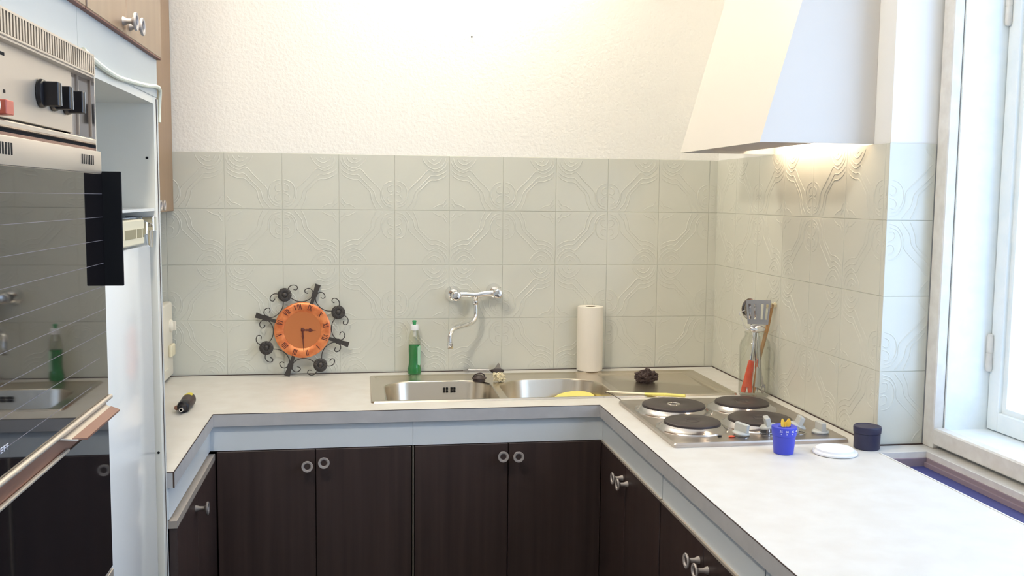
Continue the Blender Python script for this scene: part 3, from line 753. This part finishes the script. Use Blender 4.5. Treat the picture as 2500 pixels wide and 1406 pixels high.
# glass door with etched lines
XG = -.4270; GY1 = YO1+.003
b = MB(vo); b.box(XG-.006, XG, YO0, GY1, 1.2035, 1.580, .001); gd = part('door_glass', b, ovglass, ov, 'dark mirror-like smoked glass')
b = MB(vo); b.box(XG-.034, XG-.007, YO0, GY1-.004, 1.19, 1.58); part('door_core', b, blackm, ov)
for i in range(9):
    z = 1.5465 - .0385*i
    b = MB(vo); b.box(XG-.0002, XG+.0003, YO0, GY1-.006 if i < 7 else GY1-.05*(i-6), z-.00035, z+.00035); part('etched_line', b, ovline, gd)
me = text_mesh('lettering', 'NEFF', .0100, letterm, align='RIGHT'); lt_ = put('lettering', me, ov, Vector((XG+.0002, -2.297, 1.2385))-Vector(vo), (PI/2, 0, PI/2)); lt_.scale = (1.95, 1, 1)
b = MB(vo); b.tube([(XG+.002, YO0, 1.202), (XG+.002, YO1+.006, 1.202)], .0040, 12); part('door_rail', b, panelm, ov, 'rounded metal rail')
b = MB(vo); b.box(XG-.03, XG-.004, YO0, YO1, 1.165, 1.197); part('rail_recess', b, tapem, ov)
b = MB(vo); b.tube([(XG-.001, YO0, 1.170), (XG-.001, -2.060, 1.170)], .0032, 10); part('lower_rail', b, panelm, ov)
b = MB(vo); fn = lambda u, v, d: (u, d, v)
def plate_(pl4, z0, z1, t_):
    b.hexa([(x, y, (z0 if k in (0, 3) else z1)-t_) for k, (x, y) in enumerate(pl4)] + [(x, y, (z0 if k in (0, 3) else z1)) for k, (x, y) in enumerate(pl4)])
plate_([(XG-.002, -2.100), (XG+.018, -2.076), (XG+.018, -1.868), (XG-.002, -1.858)], 1.1975, 1.1895, .002); hp = part('handle_plate', b, panelm, ov, 'projecting metal grip plate')
b = MB(vo); plate_([(XG+.012, -2.082), (XG+.0265, -2.060), (XG+.0265, -1.866), (XG+.012, -1.864)], 1.1930, 1.1880, .003); part('grip_lip', b, tapem, hp, 'copper-brown lip')
b = MB(vo); b.box(XG-.008, XG-.0008, YO0, GY1-.002, .905, 1.168, .001); part('lower_glass', b, ovglass, ov)
b = MB(vo); b.box(XG-.004, XG+.001, YO0, YO1-.002, .872, .902, .001); part('base_bar', b, panelm, ov)
solo('black_flap', MB((XG, YO1, 1.40)).box(XG-.004, XG+.0295, YO1+.0031, YO1+.0085, 1.392, 1.584, .001), blackcl, 'black felt flap standing out from the oven door edge', 'flap', (XG, YO1, 1.40))

# white cord over the tower
b = MB((XT, -1.5, 1.76)); xc = XT+.0075
b.tube(smooth([(xc-.002, -1.835, 1.782), (xc, -1.80, 1.775), (xc, -1.72, 1.768), (xc, -1.62, 1.764), (xc, -1.50, 1.769), (xc, -1.38, 1.776), (xc, -1.28, 1.785), (xc, -1.242, 1.784), (xc-.002, -1.228, 1.776), (xc-.004, -1.224, 1.760), (xc-.005, -1.227, 1.735), (xc-.005, -1.229, 1.71)], 4), .0046, 8)
solo('power_cord', b, cordm, 'ivory cord sagging across the fascia above the fridge', 'cord', (XT, -1.5, 1.76))

# ------------------------------------------------------------------ microwave
mo = (-.83, -.24, WZ)
mw = thing('microwave', 'white microwave in the left corner, half hidden by the fridge tower', 'microwave', mo)
XM = -.662
b = MB(mo); b.box(-1.02, XM-.03, -.50, -.014, WZ+.012, WZ+.272, .008, 2); part('body', b, ivory, mw)
b = MB(mo); b.box(XM-.028, XM, -.50, -.014, WZ+.010, WZ+.272, .008, 3); part('front', b, ivory, mw)
b = MB(mo); b.box(XM-.001, XM+.003, -.49, -.10, WZ+.045, WZ+.05); part('front_line', b, ivory, mw)
b = MB(mo); b.lathe([(.022, 0), (.021, .007), (.012, .010), (0, .011)], (XM, -.06, WZ+.190), 24, 'x'); b.box(XM+.005, XM+.020, -.0625, -.0575, WZ+.174, WZ+.206, .002); part('dial', b, ivory, mw)
b = MB(mo); b.box(XM-.001, XM+.011, -.100, -.030, WZ+.083, WZ+.126, .005, 3); part('door_button', b, creamm, mw)
for x, y in ((-.98, -.46), (-.98, -.05), (-.70, -.46), (-.70, -.05)):
    b = MB(mo); b.cyl((x, y, WZ), (x, y, WZ+.013), .012, seg=12); part('foot', b, blackm, mw)

# ------------------------------------------------------------------ hob
hbx0, hbx1, hby0, hby1 = .806, 1.297, -1.1725, -.622
hbo = (1.05, -.9, WZ)
hb = thing('hob', 'stainless steel hob with four cast-iron plates in the right worktop', 'hob', hbo)
b = MB(hbo)
b.loft([loop(rrect(hbx0, hbx1, hby0, hby1, .008), WZ+.0003), loop(rrect(hbx0, hbx1, hby0, hby1, .008), WZ+.008), loop(rrect(hbx0+.004, hbx1-.004, hby0+.004, hby1-.004, .008), WZ+.012), loop(rrect(hbx0+.018, hbx1-.018, hby0+.018, hby1-.018, .008), WZ+.0105)], True, True)
part('steel_top', b, steelf, hb)
def hotplate(x, y, r, worn=False):
    b = MB(hbo); z = WZ+.0105
    b.lathe([(r+.024, 0), (r+.022, .003), (r+.013, .006), (r+.007, .012), (r+.004, .0145), (r-.004, .0145)], (x, y, z), 48); p_ = part('plate_collar', b, chromed, hb)
    b = MB(hbo); z += .0095
    b.lathe([(r-.003, 0), (r+.0005, .001), (r+.0015, .005), (r, .0100), (r-.004, .0120), (.026, .0120), (.022, .0105), (0, .0105)], (x, y, z), 48); q = part('hot_plate', b, iron, hb)
    b = MB(hbo); b.lathe([(.021, .0106), (.020, .0115), (.016, .0115), (.015, .0106)], (x, y, z), 24); part('plate_ring', b, chromed if not worn else iron, q)
    return q
hotplate(.934, -.783, .094); hotplate(1.157, -.770, .081, True); hotplate(.915, -1.002, .078, True); hotplate(1.122, -.988, .089, True)
def hob_knob(x, y, lift, tilt, rz):
    M_ = Matrix.Translation((x, y, WZ+.0105)) @ Matrix.Rotation(rz, 4, 'Z')
    b = MB(hbo); b.lathe([(.024, 0), (.024, .0012), (.020, .0014)], (x, y, WZ+.0108), 28); b.lathe([(.006, 0), (.006, .012+lift)], (x, y, WZ+.0108), 12); base = part('knob_seat', b, chromed, hb)
    b = MB(hbo); b.lathe([(0, 0), (.0215, 0), (.0235, .003), (.0225, .0055), (.019, .008), (0, .009)], (0, 0, 0), 28); b.box(-.007, .007, -.0205, .0205, .004, .030, .002)
    R_ = Matrix.Translation((x, y, WZ+.0125+lift)) @ Matrix.Rotation(tilt[0], 4, 'X') @ Matrix.Rotation(tilt[1], 4, 'Y') @ Matrix.Rotation(rz, 4, 'Z')
    for v in b.bm.verts: v.co = R_ @ (v.co + Vector(hbo)) - Vector(hbo)
    part('knob', b, greypl, hb)
hob_knob(1.015, -1.110, .004, (.05, .10), .55); hob_knob(1.100, -1.095, .016, (-.06, -.22), -.25); hob_knob(1.185, -1.092, .016, (.10, .38), -.25); hob_knob(1.247, -1.105, .0, (0, 0), .0)
for (x, y, s_), m_ in (((.985, -1.118, .008), orangem), ((.955, -1.108, .006), blackm)):
    b = MB(); b.ball((0, 0, s_*.30), s_, (1.2, .8, .32), 10, 6)
    solo('food_scrap', b, m_, 'orange food scrap on the hob beside the first knob' if m_ is orangem else 'tiny black crumb on the hob in front of the front left plate', 'crumb', (x, y, WZ+.0105))
# wire sticking up at the hob corner
b = MB((.80, -.62, WZ)); b.tube(smooth([(.812, -.628, WZ+.013), (.803, -.60, WZ+.017), (.795, -.575, WZ+.020), (.788, -.556, WZ+.022), (.784, -.545, WZ+.020)], 3), .0012, 6)
solo('bent_wire', b, rubber, 'short bent wire at the back left corner of the hob', 'wire', (.80, -.62, WZ))

# ------------------------------------------------------------------ things on the worktop
# dish soap
x, y = .191, -.047; bo = (x, y, WZ)
db_ = thing('dish_soap_bottle', 'dish soap bottle half full of green liquid behind the sink', 'bottle', bo)
b = MB(bo); b.lathe([(0, .001), (.020, .001), (.0242, .004), (.0245, .020), (.0222, .030), (.0202, .045), (.0198, .070), (.0206, .095), (.0208, .110), (0, .110)], bo, 32, sc=(1, .72)); part('liquid', b, greenl, db_)
b = MB(bo); b.lathe([(0, 0), (.0215, 0), (.0255, .004), (.0258, .020), (.0235, .031), (.0214, .046), (.0210, .070), (.0218, .095), (.0220, .120), (.0195, .140), (.0160, .155), (.0130, .163), (.0130, .168)], bo, 32, sc=(1, .72)); part('bottle_body', b, bottlepl, db_)
b = MB(bo); b.lathe([(.0128, .163), (.0150, .164), (.0152, .180), (.0140, .1835), (.006, .1838), (.0, .1838)], bo, 28); cap = part('cap', b, lidm, db_)
b = MB(bo); b.lathe([(.006, .1838), (.0062, .190), (.0068, .193), (.0080, .1945), (.0080, .196), (.0066, .199), (0, .2)], bo, 20); part('nozzle', b, greencap, cap, 'green push-pull nozzle')
b = MB(bo); b.lathe([(.0052, .140), (.0062, .165)], bo, 12); part('inner_tube', b, lidm, cap)
b = MB(bo)
n = 7; L1 = []; L2 = []
for i in range(n):
    a = math.radians(-62 + 56*i/(n-1))
    L1.append((x + .0262*math.cos(a)*.86, y + .0262*.86*.72*math.sin(a)-.0015, WZ+.034 + .004*abs(i-3)/3)); L2.append((x+.0262*math.cos(a)*.86, y+.0262*.86*.72*math.sin(a)-.0015, WZ+.108 - .004*abs(i-3)/3))
v1 = [b.V(p) for p in L1]; v2 = [b.V(p) for p in L2]
for i in range(n-1): b.F([v1[i], v1[i+1], v2[i+1], v2[i]])
part('label', b, labelm, db_, 'pale green label')
# paper towel roll
x, y = .849, -.052; po_ = (x, y, WZ+.0057)
pt = thing('kitchen_roll', 'white kitchen paper roll standing upright behind the right sink bowl', 'paper roll', po_)
b = MB(po_); b.lathe([(.019, .001), (.046, 0), (.0485, .001), (.0488, .004), (.0488, .238), (.0480, .2405), (.045, .241), (.019, .2405), (.019, .001)], po_, 48); part('paper', b, paperm, pt)
b = MB(po_); b.lathe([(.0188, .0012), (.0188, .240), (.0178, .240), (.0178, .0012), (.0188, .0012)], po_, 28); part('core', b, card, pt)
# plugs and scourer on the sink bridge
def sink_plug(o, r, label, wire=True):
    t = thing('sink_strainer', label, 'strainer', o)
    b = MB(o); b.lathe([(0, 0), (r*.82, 0), (r*.86, .004), (r*.80, .009), (r*1.0, .010), (r*1.02, .0125), (r*.9, .014), (r*.55, .018), (r*.40, .022), (0, .023)], o, 28); part('strainer_body', b, rubber, t)
    b = MB(o); b.tube(smooth([Vector(o)+Vector(p) for p in ((-r*.75, 0, .013), (-r*.7, 0, .020), (-r*.2, -.002, .0275), (r*.3, 0, .028), (r*.7, 0, .021), (r*.75, 0, .013))], 3), .0022, 8); part('bail_handle', b, rubber, t)
    return t
sink_plug((.408, -.228, WZ+.0045), .026, 'dark brown strainer plug with a bail handle standing between the sink bowls')
b = MB((.479, -.232, WZ+.002))
for i in range(120):
    a, z = random.uniform(0, 2*PI), random.random(); c_ = Vector((.479+.019*math.cos(a)*random.random(), -.232+.018*math.sin(a)*random.random(), WZ+.010+.017*z))
    rr_ = random.uniform(.005, .010); t0 = random.uniform(0, 6); ax1 = Vector((random.gauss(0, 1), random.gauss(0, 1), random.gauss(0, 1))).normalized(); ax2 = ax1.orthogonal().normalized(); ax1 = ax1.cross(ax2)
    b.tube([c_+rr_*(math.cos(t0+k*.9)*ax1+math.sin(t0+k*.9)*ax2) for k in range(6)], .0014, 5)
solo('scourer', b, scrubm, 'cream curly plastic scourer next to the strainer plug', 'scourer', (.479, -.232, WZ+.002))
o = (.44, -.03, WZ)
t = thing('metal_tool', 'grey metal rod with a winged disc lying on the worktop against the tiles', 'tool', o)
b = MB(o); b.tube([(.374, -.022, WZ+.006), (.389, -.024, WZ+.007), (.392, -.024, WZ+.007), (.470, -.036, WZ+.007)], [.002, .0035, .0062, .0055], 12); part('rod', b, chromed, t)
b = MB(o); b.lathe([(0, 0), (.024, 0), (.0255, .003), (.024, .008), (.018, .010), (.006, .011), (0, .011)], (.500, -.036, WZ+.001), 24); dsc = part('disc', b, rubber, t)
b = MB(o); b.prism([(-.020, .010), (.014, .010), (.009, .030), (.003, .034), (-.002, .026), (-.010, .014)], lambda u, v, d: (.500+u, -.036+d, WZ+.001+v), -.0022, .0022); part('fin', b, chromed, dsc)
# dish brush resting on right bowl edge / drainer, its yellow oval in the bowl is a separate sponge
b = MB((.905, -.53, WZ)); b.tube([(.806, -.474, WZ+.0085), (.86, -.500, WZ+.008), (.92, -.532, WZ+.010)], [.004, .0055, .005], 10, flat=(.8, 1.2)); 
t = thing('stirring_stick', 'long cream and yellow stick lying over the sink edge behind the hob', 'stick', (.905, -.53, WZ))
part('white_end', b, stickm, t)
b = MB((.905, -.53, WZ)); b.tube([(.92, -.532, WZ+.010), (.98, -.566, WZ+.0125), (1.035, -.600, WZ+.0145)], [.005, .0075, .006], 10, flat=(.8, 1.2)); part('yellow_end', b, spongem, t, 'yellow flattened end')
b = MB((.745, -.29, WZ-.09)); N_ = 36; o = (.745, -.29, WZ-.09)
t = thing('dish_brush', 'oval yellow brush head showing above the rim of the right sink bowl', 'brush', o)
ov_ = lambda s_, z, w=0: [(.738+(.078*s_)*math.cos(2*PI*k/N_), -.285+(.040*s_)*math.sin(2*PI*k/N_), WZ-.058+z+.018*math.sin(2*PI*k/N_)*s_ + .006*math.cos(2*PI*k/N_)*s_ + (w*(1 if k % 2 else -1))) for k in range(N_)]
b = MB(o); b.loft([ov_(.93, -.012), ov_(1., -.006), ov_(1., .002), ov_(.95, .006, .0004), ov_(.5, .008, .0004)], True, True); part('brush_head', b, spongem, t)
b = MB(o); b.tube([(.748, -.285, WZ-.074), (.735, -.31, WZ-.12), (.73, -.32, WZ-.143)], [.02, .018, .02], 14); part('stem', b, stickm, t)
# rusty steel wool
o = (1.012, -.262, WZ-.0035); b = MB(o)
bm_ = b.bm; bmesh.ops.create_icosphere(bm_, subdivisions=5, radius=1)
from mathutils import noise as mnoise
for v in bm_.verts:
    p = v.co.copy(); n_ = mnoise.noise(p*1.8)+.7*mnoise.noise(p*5)+.6*mnoise.noise(p*11)
    r_ = 1 + .30*n_; v.co = Vector((p.x*.040*r_, p.y*.032*r_, (p.z*.023*r_*(1.2 if p.x < .2 else .8))+.019)); v.co.z = max(v.co.z, .0)
part_w = solo('steel_wool', b, woolm, 'dark rusty crumpled steel wool on the drainboard', 'steel wool', o, angle=60)
b = MB(o)
for i in range(26):
    a = random.uniform(0, 2*PI); c_ = Vector(o)+Vector((.026*math.cos(a)*random.uniform(.4, 1), .025*math.sin(a)*random.uniform(.4, 1), random.uniform(.010, .032)))
    d_ = Vector((random.gauss(0, 1), random.gauss(0, 1), random.gauss(0, .7))).normalized()*.010; e_ = Vector((random.gauss(0, 1), random.gauss(0, 1), random.gauss(0, 1)))*.004
    b.tube([c_-d_, c_+e_, c_+d_], .0011, 5)
st = put('loose_strands', b.mesh('loose_strands', woolm), part_w)

# stubby screwdriver on the left arm
o = (-.530, -.53, WZ)
t = thing('stubby_screwdriver', 'dark stubby ratchet screwdriver with yellow mark on the left worktop', 'screwdriver', o)
p0 = Vector((-.524, -.488, WZ+.0215)); p1 = Vector((-.527, -.668, WZ+.0150)); ax = (p1-p0).normalized(); L_ = (p1-p0).length
A_ = ax.orthogonal().normalized(); A_ = (Vector((0, 0, 1))-ax*ax.z).normalized(); B_ = A_.cross(ax)
b = MB(o); b.lathe([(0, 0), (.010, .002), (.0165, .009), (.0195, .022), (.0205, .040), (.0195, .062), (.0165, .080), (.0150, .088)], p0, 24, (A_, B_, ax)); hdl = part('handle', b, rubber, t)
b = MB(o); b.lathe([(.0150, .088), (.0185, .092), (.0195, .108), (.0175, .118), (.0120, .121), (.011, .126), (.0105, .134), (.006, .136)], p0, 24, (A_, B_, ax)); part('ratchet_collar', b, blackm, t)
b = MB(o); b.lathe([(.0062, .134), (.0068, .137), (.0064, .150), (.0040, .1505), (.0036, .142)], p0, 16, (A_, B_, ax)); part('bit_socket', b, chrome, t)
b = MB(o); b.ball(p0+ax*.108+B_*(-.020)-A_*.004, .0085, (1, 1.2, .9), 12, 8); part('ratchet_switch', b, tapem, t)
b = MB(o); b2 = []
for i in range(5):
    for j in range(5):
        a = math.radians(-42+84*j/4 - 6); h = .014+.030*i/4; rr_ = .0209 if h > .022 else .0195
        b2.append(b.V(p0+ax*h+rr_*(math.cos(a)*A_+math.sin(a)*B_)))
for i in range(4):
    for j in range(4): b.F([b2[i*5+j], b2[i*5+j+1], b2[i*5+j+6], b2[i*5+j+5]])
part('mark', b, mat('yellow_mark', rgb(214, 200, 60), .5), hdl, 'yellow printed mark')

# kitchen timer
o = (1.072, -1.252, WZ)
t = thing('kitchen_timer', 'blue flowerpot-shaped kitchen timer with yellow butterfly, before the hob', 'timer', o)
b = MB(o); b.lathe([(0, 0), (.0235, 0), (.0250, .0015), (.0292, .046), (.0295, .047)], o, 40); part('pot', b, bluem, t)
b = MB(o); b.lathe([(.0296, .0472), (.0304, .0478), (.0325, .068), (.0318, .0705), (.029, .0712), (.0165, .0700), (.0150, .066), (0, .0655)], o, 40); dl = part('dial_ring', b, bluem, t)
for txt, a_ in (('55', -128), ('50', -102), ('45', -74), ('40', -48)):
    a = math.radians(a_); me = text_mesh('digit', txt, .0078, letterm, .0003)
    put('digit', me, dl, (.0322*math.cos(a), .0322*math.sin(a), .0625), (PI/2, 0, a+PI/2))
    b = MB(o); b.ball((o[0]+.0312*math.cos(a), o[1]+.0312*math.sin(a), WZ+.0555), .0011, seg=8, rings=5); part('dot', b, letterm, dl)
b = MB(o); b.cyl((o[0], o[1], WZ+.065), (o[0], o[1], WZ+.070), .012, seg=20); part('spindle', b, bluem, t)
b = MB(o)
def wing(s_):
    poly = [(0, .004), (.006, .000), (.0125, .003), (.0135, .010), (.0125, .017), (.0105, .0225), (.0070, .0225), (.0035, .016), (0, .011)]
    fn = lambda u, v, d: (o[0]+s_*u, o[1]-.003-d-.35*u, WZ+.069+v)
    b.prism(poly if s_ > 0 else poly[::-1], fn, -.0012, .0012)
wing(1); wing(-1); b.tube([(o[0], o[1]-.005, WZ+.068), (o[0], o[1]-.005, WZ+.083)], [.0028, .0016], 8)
part('butterfly', b, yellowm, t, 'yellow butterfly-shaped knob')
# white lid
o = (1.203, -1.272, WZ)
b = MB(o); b.lathe([(0, 0), (.052, 0), (.0555, .002), (.0560, .006), (.054, .0085), (.0475, .009), (.0470, .014), (.045, .0155), (0, .0155)], o, 48)
solo('plastic_lid', b, lidm, 'round stepped white plastic lid lying in front of the dark jar', 'lid', o)
# dark jar
o = (1.3135, -1.232, WZ)
t = thing('storage_jar', 'small dark navy round jar with lid in front of the tiled corner', 'jar', o)
b = MB(o); b.lathe([(0, 0), (.0305, 0), (.0330, .002), (.0335, .042), (.0, .042)], o, 40); part('jar_body', b, navym, t)
b = MB(o); b.lathe([(.0335, .0425), (.0348, .043), (.0356, .056), (.0346, .0595), (.033, .0605), (.031, .0590), (0, .0590)], o, 40); part('jar_lid', b, navym, t)

# ------------------------------------------------------------------ utensil jug
jx, jy = 1.292, -.545; jo = (jx, jy, WZ)
jg = thing('glass_jug', 'tall clear glass jug full of kitchen utensils in the right corner', 'jug', jo)
prof = [(0, .004), (.042, .004), (.047, .010), (.0475, .165), (.044, .182), (.034, .196), (.031, .205), (.034, .214), (.0365, .2135), (.034, .205), (.037, .196), (.047, .182), (.0505, .166), (.0505, .010), (.046, 0), (0, 0)]
b = MB(jo); b.lathe(prof, jo, 40); part('jug_body', b, clearg, jg)
b = MB(jo); hd_ = Vector((.52, -.85, 0)).normalized()
b.tube(smooth([Vector(jo)+hd_*r_+Vector((0, 0, z_)) for r_, z_ in ((.049, .165), (.062, .162), (.069, .145), (.069, .115), (.062, .098), (.049, .095))], 4), .0042, 10); part('jug_handle', b, clearg, jg)
# right / up in the plane that faces the viewer
vr = Vector((.93, -.36, 0)).normalized(); vf = Vector((-.36, -.93, 0)).normalized()
def J(u, f, z): return Vector(jo) + vr*u + vf*f + Vector((0, 0, z))
# slotted turner
o = J(0, .008, .007); t = thing('slotted_turner', 'stainless slotted turner, head up, in the glass jug', 'turner', o)
b = MB(o); tz = .276
hw0, hw1, hh0 = .033, .040, .080
def turner(u, v): return J(.006+u, .010-.10*v*v*4, tz+v-.036)
cols = [-1, -.82, -.62, -.38, -.18, .04, .24, .44, .64, .84, 1.0]; rows = [0, .10, .2, .84, 1.0]
th = .0011
for layer in (0, 1):
    pass
gridF = []; gridB = []
for j, rv in enumerate(rows):
    rf, rb_ = [], []
    for i, cu_ in enumerate(cols):
        w = hw0+(hw1-hw0)*rv; p = turner(cu_*w, rv*hh0); rf.append(b.V(p+vf*th)); rb_.append(b.V(p-vf*th))
    gridF.append(rf); gridB.append(rb_)
for j in range(4):
    for i in range(10):
        if j == 2 and i in (1, 3, 6, 8): continue
        b.F([gridF[j][i], gridF[j][i+1], gridF[j+1][i+1], gridF[j+1][i]]); b.F([gridB[j][i+1], gridB[j][i], gridB[j+1][i], gridB[j+1][i+1]])
part('turner_head', b, turnm, t, recalc=False)
b = MB(o); b.tube(smooth([J(.004, .010, .232), J(-.002, .011, .205), J(-.006, .010, .16), J(-.010, .008, .115)], 3), [.0105]+[.0085]*3+[.0055]*3+[.006]*3, 12, flat=(1, .55)); part('shank', b, chrome, t)
b = MB(o); b.tube([J(-.010, .008, .118), J(-.012, .008, .110), J(-.018, .008, .06), J(-.0215, .008, .030)], [.009, .0105, .0155, .0185], 14, flat=(1, .6)); hdl = part('handle', b, orangem, t, 'orange-red plastic handle')
for s_ in (-1, 1):
    b = MB(o); b.tube([J(-.0215+s_*.008, .008, .034), J(-.0225+s_*.012, .008, .010)], [.0095, .0085], 10, flat=(1, .8)); part('handle_prong', b, orangem, hdl)
# ladle behind
o = J(-.02, -.008, .007); t = thing('ladle', 'stainless ladle behind the slotted turner in the jug', 'ladle', o)
b = MB(o); A2 = (vr, Vector((0, 0, 1)), vf); b.lathe([(0, -.013), (.012, -.012), (.022, -.006), (.027, .004), (.0275, .006), (.026, .005), (.021, -.004), (.011, -.010), (0, -.011)], J(-.020, -.016, .288), 28, A2, (1, 1.3)); part('ladle_bowl', b, chromed, t)
b = MB(o); b.tube(smooth([J(-.020, -.016, .245), J(-.006, -.014, .21), J(.004, -.012, .12), (J(.010, -.010, .009))], 4), .004, 8); part('ladle_handle', b, chrome, t)
# potato masher / whisk base: domed chrome spoon
o = J(.01, .016, .007); t = thing('serving_spoon', 'shiny serving spoon leaning at the jug mouth', 'spoon', o)
b = MB(o); b.ball(J(.004, .024, .226), .001, (29, 16, 13), 18, 10); part('spoon_bowl', b, chrome, t)
b = MB(o); b.tube([J(.006, .018, .218), J(.010, .014, .15), J(.013, .012, .095)], [.005, .0045, .0055], 10); part('shank', b, chrome, t)
b = MB(o); b.tube([J(.013, .012, .098), J(.014, .012, .06), J(.012, .012, .030)], [.007, .0105, .0105], 12, flat=(1, .6)); part('handle', b, greypl, t, 'grey-brown handle')
# wire loop
o = J(-.02, .012, .02); b = MB(o)
b.tube(smooth([J(-.010, .016, .222), J(-.030, .018, .224), J(-.036, .018, .232), J(-.052, .014, .268), J(-.054, .014, .276), J(-.036, .010, .286)], 3), .0011, 6)
b.tube([J(-.010, .010, .222), J(-.008, .010, .12), J(-.004, .010, .010)], .0014, 6)
solo('wire_skewer', b, chrome, 'thin bent wire sticking out of the jug on the left', 'wire', o)
# wooden brush
o = J(.02, 0, .02); t = thing('wooden_brush', 'wooden stick with a pale bristle head standing in the jug', 'brush', o)
b = MB(o); b.tube([J(.050, -.006, .306), J(.037, -.004, .225), J(.018, 0, .14), J(.004, .002, .06), J(.0, .002, .008)], [.0065, .0065, .006, .005, .004], 10); part('stick', b, woodm, t)
b = MB(o)
for i in range(26):
    a = 2*PI*i/26; d_ = vr*math.cos(a) + vf*math.sin(a)*.6 + Vector((0, 0, random.uniform(-.2, .5)))
    c_ = J(.050, -.006, .304)
    b.tube(smooth([c_, c_+d_*.010+Vector((0, 0, .003)), c_+d_*.019-Vector((0, 0, .004)), c_+d_*.015-Vector((0, 0, .012))], 2), .0009, 5)
bristles = part('bristle_head', b, scrubm, t); bristles['kind'] = 'stuff'
# teaspoon handle down
o = J(.03, .012, .007); b = MB(o)
N_ = 22; lo1 = []; 
outer_ = [(.0075*math.cos(2*PI*k/N_), .016*math.sin(2*PI*k/N_)) for k in range(N_)]; inner_ = [(.0035*math.cos(2*PI*k/N_), .008*math.sin(2*PI*k/N_)-.003) for k in range(N_)]
for d0 in (0, 1):
    pass
Pq = lambda u, v, d: J(.030+u+.10*v, .014+d, .026+v)
va = [[b.V(Pq(u, v, d)) for u, v in L] for L in (outer_, inner_) for d in (-.001, .001)]
for k in range(N_):
    j = (k+1) % N_
    b.F([va[0][k], va[0][j], va[2][j], va[2][k]]); b.F([va[1][k], va[3][k], va[3][j], va[1][j]]); b.F([va[0][k], va[1][k], va[1][j], va[0][j]]); b.F([va[2][k], va[2][j], va[3][j], va[3][k]])
b.tube([J(.0285, .014, .040), J(.022, .012, .075), J(.016, .008, .13), J(.012, .004, .20)], [.0050, .0028, .0028, .004], 8, flat=(1, .5))
solo('dessert_spoon', b, chromed, 'steel spoon with a holed handle end at the bottom of the jug', 'spoon', o)
